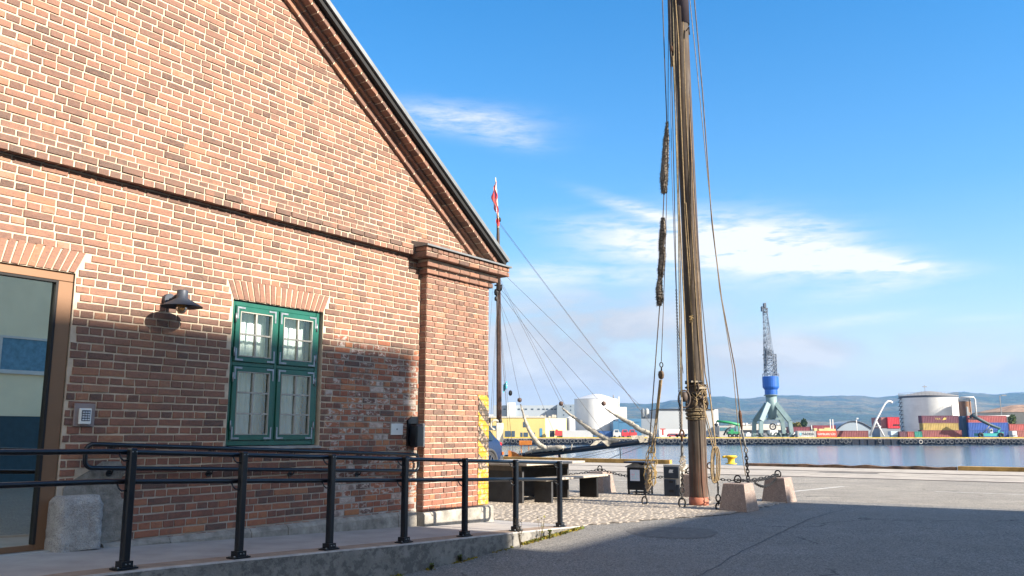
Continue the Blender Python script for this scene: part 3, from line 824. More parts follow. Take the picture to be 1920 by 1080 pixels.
    hh = g.math('ADD', g.math('MULTIPLY', g.mapr(jz, .0, .16), .8), g.noise(ob, 40, 6, .7)); g.l.new(hh, bn.inputs['Height']); g.l.new(bn.outputs[0], b.inputs['Normal'])
    h.build('hazard_stripe', hm, BLD)
make_shell()
def make_door():
    dr = MB(); s0, s1, z0, z1 = DOOR; w = .145
    y0, y1 = .01, .10
    dr.bevbox(s1-w, s1-.008, y0, y1, z0, z1-w*.6, .004); dr.bevbox(s0, s1-.008, y0, y1, z1-w*.6+.002, z1-.012, .004); dr.bevbox(s0, s0+w, y0, y1, z0, z1-w*.6, .004)
    dr.bevbox(s0+w, s1-w, y0, y1, z0, z0+.05, .004)
    fr = dr.build('door', BRONZE, BLD)
    b = MB(); b.box(s1-w-.022, s1-w-.001, .004, .05, z0+.05, z1-w*.6-.001); b.box(s0+w, s1-w-.022, .004, .05, z1-w*.6-.02, z1-w*.6-.001); b.build('gasket', TAR, fr)
    gl = MB(); gl.quad((s0+w, .04, z0+.05), (s1-w-.02, .04, z0+.05), (s1-w-.02, .04, z1-w*.6-.015), (s0+w, .04, z1-w*.6-.015)); gl.build('glass', DGLASS, fr)
    th = MB(); th.box(s0, s1+.02, -.10, .1, z0-.03, z0-.004); th.build('threshold', mat('pale_stone_sill', (.36, .37, .37), .8, var=.15), fr)
make_door()
def make_window():
    s0, s1, z0, z1 = WIN; f = .055
    fm = MB(); y0, y1 = .03, .11
    zt = 2.205; mid = (s0+s1)/2
    fm.bevbox(s0, s0+f, y0, y1, z0+.03, z1-.006, .004); fm.bevbox(s1-f-.03, s1-.035, y0, y1, z0+.03, z1-.006, .004)
    s1 -= .035
    fm.bevbox(s0+f, s1-f, y0, y1, z1-f-.006, z1-.006, .004); fm.bevbox(s0+f, s1-f, y0, y1, z0+.03, z0+.03+f, .004)
    mid = (s0+s1)/2
    fm.bevbox(mid-.022, mid+.022, y0, y1, z0+.03+f, z1-f-.006, .004); fm.bevbox(s0+f, mid-.022, y0, y1, zt-.022, zt+.022, .004); fm.bevbox(mid+.022, s1-f, y0, y1, zt-.022, zt+.022, .004)
    win = fm.build('window', GREEN, BLD)
    sl = MB(); sl.prism([(s0-.02, .1, z0+.03), (s0-.02, -.03, z0+.012), (s0-.02, -.03, z0-.01), (s0-.02, .1, z0-.01)], (0, 0, 0), (s1-s0+.07, 0, 0)); sl.build('sill', mat('sill_stone', (.33, .32, .3), .85, var=.2), win)
    for (a, b) in ((s0+f, mid-.022), (mid+.022, s1-f)):
        for (c, d, rows) in ((z0+.03+f, zt-.022, 3), (zt+.022, z1-f-.006, 2)):
            g_ = .003; a_, b_, c_, d_ = a+g_, b-g_, c+g_, d-g_; w = .058
            m = MB(); ya, yb = .012, .065
            m.bevbox(a_, a_+w, ya, yb, c_, d_, .004); m.bevbox(b_-w, b_, ya, yb, c_, d_, .004); m.bevbox(a_+w, b_-w, ya, yb, c_, c_+w, .004); m.bevbox(a_+w, b_-w, ya, yb, d_-w, d_, .004)
            m.build('sash', GREEN, win)
            q = MB(); t = .011; A, B, Cc, Dd = a_+w, b_-w, c_+w, d_-w
            q.box(A, A+t, .009, .04, Cc, Dd); q.box(B-t, B, .009, .04, Cc, Dd); q.box(A+t, B-t, .009, .04, Cc, Cc+t); q.box(A+t, B-t, .009, .04, Dd-t, Dd)
            xm = (A+B)/2; q.box(xm-.010, xm+.010, .014, .045, Cc+t, Dd-t)
            for r_ in range(1, rows):
                zz = Cc+(Dd-Cc)*r_/rows; q.box(A+t, xm-.010, .014, .045, zz-.009, zz+.009); q.box(xm+.010, B-t, .014, .045, zz-.009, zz+.009)
            q.build('glazing_bars', PUTTY, win)
            gl = MB(); gl.quad((A, .035, Cc), (B, .035, Cc), (B, .035, Dd), (A, .035, Dd)); gl.build('glass', WGLASS, win)
            for (cx, sx) in ((a_+.010, 1), (b_-.010, -1)):
                for (cz, sz) in ((c_+.010, 1), (d_-.010, -1)):
                    k = MB(); k.box(min(cx, cx+sx*.105), max(cx, cx+sx*.105), .005, .011, min(cz, cz+sz*.02), max(cz, cz+sz*.02))
                    k.box(min(cx, cx+sx*.02), max(cx, cx+sx*.02), .005, .011, min(cz+sz*.02, cz+sz*.135), max(cz+sz*.02, cz+sz*.135))
                    for t_ in (.35, .8):
                        k.lathe([(.006, 0), (.004, .003)], (0, 0, 0), 8) if False else None
                    k.build('corner_bracket', GALV, win)
        # hinge knuckles on the outer stile
        ox = a+.0 if a < mid else b-.0
        for zz in (z0+.25, zt-.15, zt+.13, z1-.2):
            k = MB(); k.lathe([(.009, -.05), (.009, .05)], (ox, .008, zz), 8); k.build('hinge', GALV, win)
    # net curtains in soft folds, drawn a little to the left of each sash
    for (a, b) in ((s0+f-.02, mid-.05), (mid+.01, s1-f-.06)):
        cm = MB(); cm.smooth = True; n = 60; rows = [(z0+.02), (z1-.02)]
        for zz in rows:
            for i in range(n+1):
                t = i/n; cm.v.append((a+(b-a)*t, .17+.006*math.sin(t*38)+.004*math.sin(t*91+1), zz))
        for i in range(n): cm.face([i, i+1, n+2+i, n+1+i])
        cm.build('curtain', mat('net_curtain', (.82, .86, .84), .9, var=.06, scale=3), win)
make_window()

# ------------------------------------------------------------------ fixtures on the brick wall
def make_fixtures():
    # wall lamp
    t = thing('wall_lamp', 'dark grey wall lamp with a wide conical shade and bare round bulb', 'lamp', W(5.11, 0.012, 2.79), RZ)
    LG = mat('slate_grey_metal', (.055, .065, .085), .5, metal=.2, var=.1)
    m = MB(); n = 20
    ring = [(.062*math.cos(2*math.pi*k/n), 0, .062*math.sin(2*math.pi*k/n)) for k in range(n)]
    m.prism(ring, (0, -.05, 0), (0, .002, 0)); m.build('wall_mount', LG, t)
    m = MB(); m.tube([(0, -.04, -.0), (0, -.09, .005), (0, -.14, .03), (0, -.20, .035)], .016, 10); m.build('arm', LG, t)
    c = (0, -.25, 0)
    m = MB(); m.lathe([(.052, .075), (.054, .07), (.054, -.002), (.20, -.086), (.203, -.092), (.198, -.092), (.05, -.006), (.05, .07)], c, 36, caps=False); m.lathe([(.054, .0705), (.05, .077)], c, 36); m.build('lamp_shade', LG, t)
    m = MB(); m.lathe([(.03, -.01), (.045, -.05), (.055, -.09), (.052, -.12), (.034, -.148), (.008, -.16)], c, 20)
    bm = bpy.data.materials.new('amber_glass'); bm.use_nodes = True; b = bm.node_tree.nodes['Principled BSDF']
    b.inputs['Base Color'].default_value = (.62, .40, .16, 1); b.inputs['Roughness'].default_value = .12; b.inputs['Transmission Weight'].default_value = .55
    m.build('bulb', bm, t)
    # keypad
    t = thing('door_keypad', 'grey twelve button door keypad on a steel backplate beside the door', 'keypad', W(4.235, .012, 1.51), RZ)
    m = MB(); m.bevbox(0, .20, -.012, .002, 0, .21, .004); m.build('backplate', mat('clear_plate', (.27, .22, .21), .35, metal=.2, var=.1), t)
    m = MB(); m.bevbox(.04, .15, -.045, -.012, .02, .165, .006); m.build('housing', mat('pale_grey_plastic', (.74, .75, .71), .5, var=.05), t)
    m = MB(); m.box(.055, .135, -.048, -.045, .05, .148); m.build('keypad_panel', mat('navy_panel', (.04, .06, .09), .4), t)
    for r_ in range(4):
        for c_ in range(3):
            m = MB(); m.bevbox(.060+c_*.025, .080+c_*.025, -.054, -.048, .055+r_*.022, .070+r_*.022, .002); m.build('key', mat('key_cap', (.55, .58, .62), .4, metal=.3), t)
    # small white access plate
    t = thing('access_plate', 'small square pale metal plate screwed to the patched brickwork', 'plate', W(8.50, .012, 1.425), RZ)
    m = MB(); m.bevbox(0, .235, -.012, .004, 0, .15, .003); m.build('cover', mat('pale_plate', (.56, .58, .57), .45, metal=.2, var=.05), t)
    m = MB(); m.box(.105, .125, -.015, -.012, .065, .085); m.build('lock', mat('plate_lock', (.12, .12, .12), .5), t)
    # black box with steel rim in the corner
    t = thing('ash_bin', 'black wall mounted ash bin with a steel edge beside the brick pilaster', 'ash bin', W(8.80, .012, 1.26), RZ)
    m = MB(); m.prism([(.02, 0, .02), (.02, 0, .36), (.10, 0, .41), (.22, 0, .41), (.22, 0, .02)], (0, -.03, 0), (0, .002, 0)); m.build('back_panel', BLACK, t)
    m = MB(); m.bevbox(.03, .20, -.17, -.03, .0, .30, .02); m.build('bin_body', BLACK, t)
    m = MB(); m.bevbox(.165, .203, -.176, -.09, .004, .32, .012); m.build('steel_edge', GALV, t)
    m = MB(); m.box(.05, .19, -.150, -.05, .301, .315); m.build('lid', BLACKM, t)
    # guard stone
    m = MB(); n = 14
    def gs(z, grow):
        pass
    pts = []
    rg = random.Random(4)
    t = thing('guard_stone', 'rough hewn grey granite guard stone at the door jamb', 'stone', W(4.31, .0, .42), RZ)
    nx, nz = 16, 16
    for side_y in (0,):
        for j in range(nz+1):
            for i in range(nx+1):
                u_, v_ = i/nx*2-1, j/nz
                x = u_*.222*(1-.03*v_); z = v_*.475
                cr = max(0, abs(u_)-.72)/.28
                top = max(0, v_-.80)/.20
                if cr > 0 and top > 0:
                    pass
                z2 = z-.05*(cr**2)*top
                dome = -.17+.05*(cr**2)+.05*top**2
                y = dome+.016*noise.noise(Vector((x*22, z*22, 1)))+.010*noise.noise(Vector((x*50, z*50, 4)))
                m.v.append((x+.006*noise.noise(Vector((z*20, 0, u_))), y, z2))
    m.smooth = True
    for j in range(nz):
        for i in range(nx):
            a = j*(nx+1)+i; m.face([a, a+1, a+nx+2, a+nx+1])
    m.smooth = False
    edge = [j*(nx+1) for j in range(nz+1)]+[nz*(nx+1)+i for i in range(1, nx+1)]+[j*(nx+1)+nx for j in range(nz-1, -1, -1)]
    bk = m.add([(m.v[k][0], .01, m.v[k][2]) for k in edge])
    for k in range(len(edge)-1): m.face([edge[k], edge[k+1], bk+k+1, bk+k])
    m.build('stone_block', GREYGR, t)
make_fixtures()

# ================================================================== RAMP AND RAILINGS
def ramp_z(s): return .44-.041*(s-3.7)
POSTS = [(3.871, 1.58), (4.943, 1.552), (6.003, 1.545), (7.074, 1.546), (8.208, 1.484), (9.359, 1.426), (10.491, 1.401)]
def post_w(s):
    if s <= POSTS[0][0]: return 1.58+(POSTS[0][0]-s)*.0
    for (a, wa), (b, wb) in zip(POSTS, POSTS[1:]):
        if a <= s <= b: return wa+(wb-wa)*(s-a)/(b-a)
    return POSTS[-1][1]
def make_ramp():
    mb = MB(); S = [-8, -4, 0, 2]+[2.5+.5*k for k in range(17)]+[10.92]
    def zz(s):
        p = W(s, 1.0); return max(ramp_z(s) if s > 3.7 else .44, ground_z(p.x, p.y)+.004)
    for a, b in zip(S, S[1:]):
        za, zb = zz(a), zz(b); wa, wb = post_w(a)+.095, post_w(b)+.095
        yl = .0
        def q(w0a, w1a, w0b, w1b, m):
            mb.cur = m; mb.quad(W(a, w0a, za), W(a, w1a, za), W(b, w1b, zb), W(b, w0b, zb))
        q(-.05, wa-.29, -.05, wb-.29, 0); q(wa-.29, wa-.05, wb-.29, wb-.05, 1); 
        mb.cur = 2; mb.quad(W(a, wa-.05, za), W(a, wa-.008, za), W(b, wb-.008, zb), W(b, wb-.05, zb))
        mb.quad(W(a, wa-.008, za), W(a, wa, za-.012), W(b, wb, zb-.012), W(b, wb-.008, zb))
        mb.cur = 3; mb.quad(W(a, wa, za-.012), W(a, wa, -.2), W(b, wb, -.2), W(b, wb, zb-.012))
    e = S[-1]; w1 = post_w(e)+.095; mb.cur = 3; mb.quad(W(e, -.05, zz(e)), W(e, w1, zz(e)-.004), W(e, w1, -.1), W(e, -.05, -.1))
    struct(mb, 'ramp', [RAMP, STRIP, LIP, KERB])
make_ramp()
def make_railing():
    t = thing('railing', 'black steel handrail on posts along the outer edge of the ramp', 'railing', W(3.871, 1.58, ramp_z(3.871)))
    first = None
    allp = [(2.80, 1.58)]+POSTS
    for (s, w) in allp:
        zb = ramp_z(s) if s > 3.7 else .435
        p = MB(); a = W(s, w, zb+.008)
        p.bevbox(-.031, .031, -.031, .031, .0, .893, .009); p.v = [tuple(a+Vector((U.x*x-N.x*y, U.y*x-N.y*y, z))) for x, y, z in p.v]
        po = p.build('post', BLACK, t, world=True)
        b = MB(); b.box(-.085, .085, -.055, .055, -.004, .008); b.box(-.045, .045, -.045, .045, .0085, .055)
        b.v = [tuple(a+Vector((U.x*x-N.x*y, U.y*x-N.y*y, z))) for x, y, z in b.v]; b.build('base_plate', BLACK, po, world=True)
        for dx in (-.016, .016):
            for zz in (.868, .035):
                c = a+U*dx+N*(.031 if zz > .1 else .045); c.z += zz
                k = MB(); k.tube([c, c+N*.007], .0055, 8); k.build('bolt', GALV, po, world=True)
        for dx in (-.07, .07):
            for dy in (-.035, .035):
                c = a+U*dx-N*dy; k = MB(); k.tube([c+Vector((0, 0, .008)), c+Vector((0, 0, .02))], .008, 6); k.build('bolt', GALV, po, world=True)
        for dz in (.80, .575):
            h = MB(); c = a+U*(-.033); h.tube([c+Vector((0, 0, dz)), c-U*.03-N*.005+Vector((0, 0, dz)), c-U*.045-N*.02+Vector((0, 0, dz+.02)), c-U*.045-N*.045+Vector((0, 0, dz+.055))], .007, 8)
            h.build('rail_bracket', BLACK, po, world=True)
    # two rails joined by a rounded end
    def rp(s, dz, off=-.062):
        z = (ramp_z(s) if s > 3.7 else ramp_z(3.7)+(3.7-s)*.01); return W(s, post_w(s)+off, z+dz)
    top = [rp(s, .872) for s in (-3, 1, 3.0, 3.7, 4.9, 6, 7.1, 8.2, 9.3, 10.45)]
    low = [rp(s, .648) for s in (-3, 1, 3.0, 3.7, 4.9, 6, 7.1, 8.2, 9.3, 10.45)]
    bend = []
    for k in range(1, 6):
        a = math.pi/2*k/6; bend.append(rp(10.55+.07*math.sin(a), .872-.07*(1-math.cos(a))))
    bend.append(rp(10.62, .80)); bend.append(rp(10.62, .72))
    for k in range(1, 6):
        a = math.pi/2*k/6; bend.append(rp(10.55+.07*math.cos(a), .648+.07*(1-math.sin(a))))
    m = MB(); m.tube(top+[rp(10.55, .872)]+bend+[rp(10.55, .648)]+low[::-1], .0215, 12); m.build('rail', BLACK, t, world=True)
    # wall rail
    t = thing('wall_handrail', 'black looped double handrail fixed on brackets to the brick wall', 'handrail', W(4.33, .09, 1.13))
    def q(s, dz): return W(s, .085, 1.35-.041*(s-4.38)+dz)
    pts = [q(4.43, 0), q(6, 0), q(8.9, 0)]
    def corner(s, dz, sx, sz, a0):
        return [q(s+sx*.075*math.sin(a), dz+sz*.075*(1-math.cos(a))) for a in [math.pi/2*k/5 for k in range(6)]]
    pts = [q(5, 0), q(7, 0), q(8.92, 0)]+[q(8.92+.07*math.sin(a), -.07*(1-math.cos(a))) for a in [math.pi/2*k/5 for k in range(1, 6)]]
    pts += [q(8.99, -.14)]+[q(8.99-.07*(1-math.cos(a)), -.145-.07*math.sin(a)) for a in [math.pi/2*k/5 for k in range(1, 6)]]
    pts += [q(7, -.215), q(5, -.215), q(4.41, -.215)]+[q(4.41-.07*math.sin(a), -.215+.07*(1-math.cos(a))) for a in [math.pi/2*k/5 for k in range(1, 6)]]
    pts += [q(4.34, -.075)]+[q(4.34+.07*(1-math.cos(a)), -.07+.07*math.sin(a)) for a in [math.pi/2*k/5 for k in range(1, 6)]]
    m = MB(); m.tube(pts, .021, 12, closed=True); m.build('rail', BLACK, t, world=True)
    for s in (4.62, 5.72, 6.82, 7.9, 8.75):
        for dz in (0, -.215):
            k = MB(); c = q(s, dz); wl = W(s, .01, c.z-.05)
            k.tube([c-Vector((0, 0, .018)), c+Vector((0, 0, -.05))-N*.02, wl], .008, 8); k.tube([wl+N*.01, wl-N*.006], .03, 14)
            k.build('wall_bracket', BLACK, t, world=True)
make_railing()

def make_weeds():
    gm = mat('weed_green', (.10, .13, .025), .8, var=.4, scale=30); dm = mat('dry_stalk', (.10, .075, .04), .9); moss = mat('yellow_moss', (.27, .21, .03), .95, var=.45, scale=40, bump=.6, bscale=120)
    rg = random.Random(12)
    # moss and grass along the foot of the kerb
    mb = MB()
    for k in range(900):
        s = rg.uniform(6.6, 10.9) if k < 300 else rg.uniform(9.3, 10.95); w = post_w(s)+.10+abs(rg.gauss(0, .025)); p = W(s, w); z = ground_z(p.x, p.y)
        if noise.noise(Vector((s*2.3, 0, 5))) < -.05 and s < 9.3: continue
        h = rg.uniform(.008, .028) if s < 9 else rg.uniform(.008, .04); a = rg.uniform(0, 6.28); d = Vector((math.cos(a), math.sin(a), 0))*rg.uniform(.01, .03)
        mb.cur = 0 if rg.random() < .65 else 1
        o = Vector((p.x, p.y, z)); e = Vector((-d.y, d.x, 0))*.6
        mb.quad(o-d, o+e, o+d+Vector((0, 0, h*.5)), o+Vector((0, 0, h)))
    tag(mb.build('kerb_moss', [moss, gm]), 'yellow green moss and grass growing along the foot of the ramp kerb', 'moss', kind='stuff')
    def plant(name, s, w, h, label, stalks, leaves, m):
        b = MB(); p = W(s, w); z0 = ground_z(p.x, p.y); o = Vector((p.x, p.y, z0))
        for k in range(stalks):
            d = Vector((rg.gauss(0, .12), rg.gauss(0, .12), 1)).normalized(); pts = [o+d*(h*t)+Vector((.015*noise.noise(Vector((k, t*4, 0))), .015*noise.noise(Vector((k, t*4, 7))), 0)) for t in (0, .25, .5, .75, 1)]
            b.cur = 1; b.tube(pts, [.0035, .003, .0025, .002, .0012], 5)
            for j in range(leaves):
                t = rg.uniform(.05 if leaves > 8 else .3, 1); q = o+d*(h*t); a = rg.uniform(0, 6.28); L = Vector((math.cos(a), math.sin(a), rg.uniform(.2, .9)))*rg.uniform(.015, .04); e = Vector((-L.y, L.x, 0))*.35
                b.cur = 0; b.quad(q, q+L*.5+e, q+L, q+L*.5-e)
        tag(b.build(name, [m, dm], org=tuple(o)), label, 'plant')
    plant('weed', 9.15, 1.64, .36, 'tall dry brown weed stalks growing at the bend of the ramp kerb', 5, 7, dm)
    plant('weed', 9.72, 1.58, .30, 'thin yellowish weed standing between the last two railing posts', 4, 9, mat('yellow_weed', (.26, .24, .05), .8, var=.3))
    plant('weed', 9.9, 1.60, .11, 'low bright green leafy weed at the kerb near the last railing post', 7, 12, gm)
    plant('weed', 7.95, 1.62, .07, 'small green weed tuft in the shaded kerb joint', 8, 12, gm)
    plant('weed', 7.35, 1.70, .06, 'little dark weed tuft at the kerb foot nearest the camera', 7, 10, gm)
make_weeds()

# ================================================================== BUILDING ACROSS THE LANE (behind the camera; it casts the shade and is mirrored in the door)
def make_opposite():
    t = thing('plaster_building', 'pale plaster building across the lane, mirrored in the door glass', 'building', W(0, 19, 0), RZ)
    pm = mat('pale_plaster', (.82, .75, .55), .9, var=.06, scale=1)
    m = MB(); m.box(-14, 10.85, -12, 0, 1.95, 12.6); m.box(10.852, 18.4, -12, 0, 1.95, 8.96); m.build('walls', pm, t)
    r = MB(); r.box(-14.2, 10.851, -12.2, .05, 12.605, 12.7); r.box(10.853, 18.45, -12.2, .05, 8.965, 9.05); d_ = MB(); d_.box(-14, 18.4, -12, -.02, -.3, 1.949); d_.build('painted_base', mat('dark_blue_base', (.03, .07, .10), .6, var=.1), t); r.build('roof', TAR, t)
    for (a, z0, z1) in ((12.2, 3.25, 4.33), (6.2, 3.25, 4.33), (15.4, 3.25, 4.33)):
        f = MB(); b = a+1.75
        f.box(a, b, .002, .05, z0, z0+.07); f.box(a, b, .002, .05, z1-.07, z1); f.box(a, a+.07, .002, .05, z0+.07, z1-.07); f.box(b-.07, b, .002, .05, z0+.07, z1-.07); f.box(a-.05, b+.05, .002, .09, z0-.05, z0-.002)
        fo = f.build('window', WHITE, t)
        g = MB(); g.quad((a+.07, .012, z0+.07), (b-.07, .012, z0+.07), (b-.07, .012, z1-.07), (a+.07, .012, z1-.07)); g.build('glass', mat('painted_sky_glass', (.12, .27, .40), .35, spec=.3), fo)  # reflected sky is painted into the pane as a blue base colour
make_opposite()

# ================================================================== MAST ON THE SQUARE
MP = Vector((3.4, 15.96, PZ))
def mpt(px, py, dy=0.0):
    """point in the upright plane of the mast (or dy metres in front of it)"""
    return at(px, py, MP.y-dy)
def rope_pts(lst, y0, y1, n=4):
    """pixel path -> space path whose depth runs from y0 (first) to y1 (last)"""
    out = []; L = lst[0][1]; E_ = lst[-1][1]
    for (a, b) in zip(lst, lst[1:]):
        for k in range(n):
            t = k/n; px = a[0]+(b[0]-a[0])*t; py = a[1]+(b[1]-a[1])*t
            tt = (py-L)/(E_-L) if E_ != L else 0; out.append(at(px, py, y0+(y1-y0)*tt))
    out.append(at(*lst[-1], y1))
    if L == -60: out.insert(0, Vector((MP.x, MP.y-.1, 12.35)))      # made fast at the mast head
    return out
def chain_mesh(mb, pts, link=.075, r=.008, wdt=.026):
    # resample and lay alternate links
    P = [Vector(p) for p in pts]; D = [0]
    for a, b in zip(P, P[1:]): D.append(D[-1]+(b-a).length)
    def at_(d):
        for i in range(len(P)-1):
            if D[i+1] >= d: t = (d-D[i])/max(1e-9, D[i+1]-D[i]); return P[i].lerp(P[i+1], t)
        return P[-1]
    step = link*.72; d = step/2; k = 0
    while d < D[-1]:
        c = at_(d); t = (at_(min(D[-1], d+.01))-at_(max(0, d-.01))).normalized()
        ref = Vector((0, 0, 1)) if abs(t.z) < .8 else Vector((1, 0, 0)); e = t.cross(ref).normalized()
        if k % 2: e = t.cross(e).normalized()
        mb.torus(c, t, e, link/2, r, wdt, 12, 5); d += step; k += 1
def block(mb, c, s=.06):
    mb.smooth = True; mb.lathe([(.2*s, -s*1.1), (.62*s, -s*.8), (.78*s, 0), (.62*s, s*.8), (.2*s, s*1.1)], c, 12); mb.smooth = False
def make_mast():
    t = thing('wooden_mast', 'tall weathered wooden ship mast standing on the cobbled square', 'mast', MP)
    m = MB(); prof = []; n = 60; seg = 32
    for k in range(n+1):
        z = 12.6*k/n; r = .166-.0018*z if z < 9.7 else .12
        prof.append((r, z+.01))
    m.lathe(prof, (0, 0, 0), seg)
    vv = []
    for (x, y, z) in m.v:
        a = math.atan2(y, x); k = 1+.035*noise.noise(Vector((math.cos(a)*3, math.sin(a)*3, z*.35)))-.05*max(0, noise.noise(Vector((math.cos(a)*7, math.sin(a)*7, z*.2+9)))-.25)
        vv.append((x*k+.02*math.sin(z*.5), y*k, z))
    m.v = vv; m.build('pole', MASTW, t)
    m = MB(); m.lathe([(.176, 0), (.178, .03), (.176, .145), (.160, .155)], (0, 0, 0), 32); m.build('base_collar', mat('red_lead_paint', (.36, .12, .07), .7, var=.2, scale=9), t)
    m = MB(); m.lathe([(.145, 9.35), (.153, 9.35), (.152, 12.0), (.145, 12.0)], (0.0, 0, 0), 28); m.build('head_band', mat('dark_head_paint', (.045, .035, .045), .6, var=.2), t)
    m = MB(); m.tube([(-.215, .05, 8.5), (-.21, .04, 9.2), (-.205, .03, 12.9)], [.03, .055, .05], 14); m.build('topmast', mat('tarred_spar', (.055, .045, .05), .6, var=.3), t)
    m = MB()
    for k in range(7):
        z = 1.56+.028*k; r = .168+.012*(k % 2); m.torus((0.005*math.sin(k), 0, z), (1, 0, .05*math.sin(k*2.)), (0, 1, .06*math.cos(k*1.7)), r, .014, None, 28, 6)
    m.build('rope_lashing', mat('lashing_rope', (.19, .145, .085), .92, var=.35, scale=30), t)
    m = MB(); m.lathe([(.162, 1.98), (.178, 1.98), (.178, 2.04), (.162, 2.04)], (0, 0, 0), 28, caps=False); m.lathe([(.162, 2.20), (.177, 2.20), (.177, 2.26), (.162, 2.26)], (0, 0, 0), 28, caps=False)
    for a in range(6):
        c, s = math.cos(a*1.05+.3), math.sin(a*1.05+.3); m.torus((c*.19, s*.19, 2.01), (c, s, 0), (0, 0, 1), .03, .009, None, 12, 5)
    m.build('iron_band', CHAIN, t)
    # cleats and pin rail
    m = MB()
    for a, z in ((-1.9, 1.86), (-1.1, 1.9), (-.4, 1.84), (-2.6, 1.82), (-1.5, 2.12)):
        c = Vector((math.cos(a), math.sin(a), 0)); e = Vector((-c.y, c.x, 0)); p = c*.165+Vector((0, 0, z))
        m.obox(p, p+c*.06, .035, .05); m.tube([p+c*.05-Vector((0, 0, .1)), p+c*.065, p+c*.05+Vector((0, 0, .1))], [.010, .016, .010], 8)
    for k in range(3): m.torus((0, 0, 1.93+.11*k), (1, 0, .08*(k-1)), (0, 1, .1*(1-k)), .174, .012, None, 28, 6)
    m.build('cleats', mat('dark_wood_cleat', (.07, .05, .038), .75, var=.3), t)
    m = MB(); m.box(-.02, .15, -.205, -.165, 2.10, 2.14); m.box(-.10, .02, -.20, -.165, 2.22, 2.25); m.build('batten', mat('pale_batten', (.42, .36, .27), .8, var=.2), t)
    m = MB(); rg = random.Random(5)
    for k in range(11):
        a = rg.uniform(-1.9, .4); z = rg.uniform(1.78, 2.1); c = Vector((math.cos(a), math.sin(a), 0)); e = Vector((-c.y, c.x, 0)); p = c*.195+Vector((0, 0, z))
        pts = [p+e*(.05*math.sin(q*2.1+k))+Vector((0, 0, .11*math.cos(q*1.0+k)))+c*(.02*math.sin(q*3.3)) for q in [i*.55 for i in range(12)]]; m.tube(pts, .009, 6)
    m.build('belayed_rope', ROPE, t)
    m = MB(); m.tube([(.05, -.155, 9.15), (.10, -.19, 9.22), (.10, -.2, 9.05)], .014, 8); m.build('hook', CHAIN, t)
make_mast()

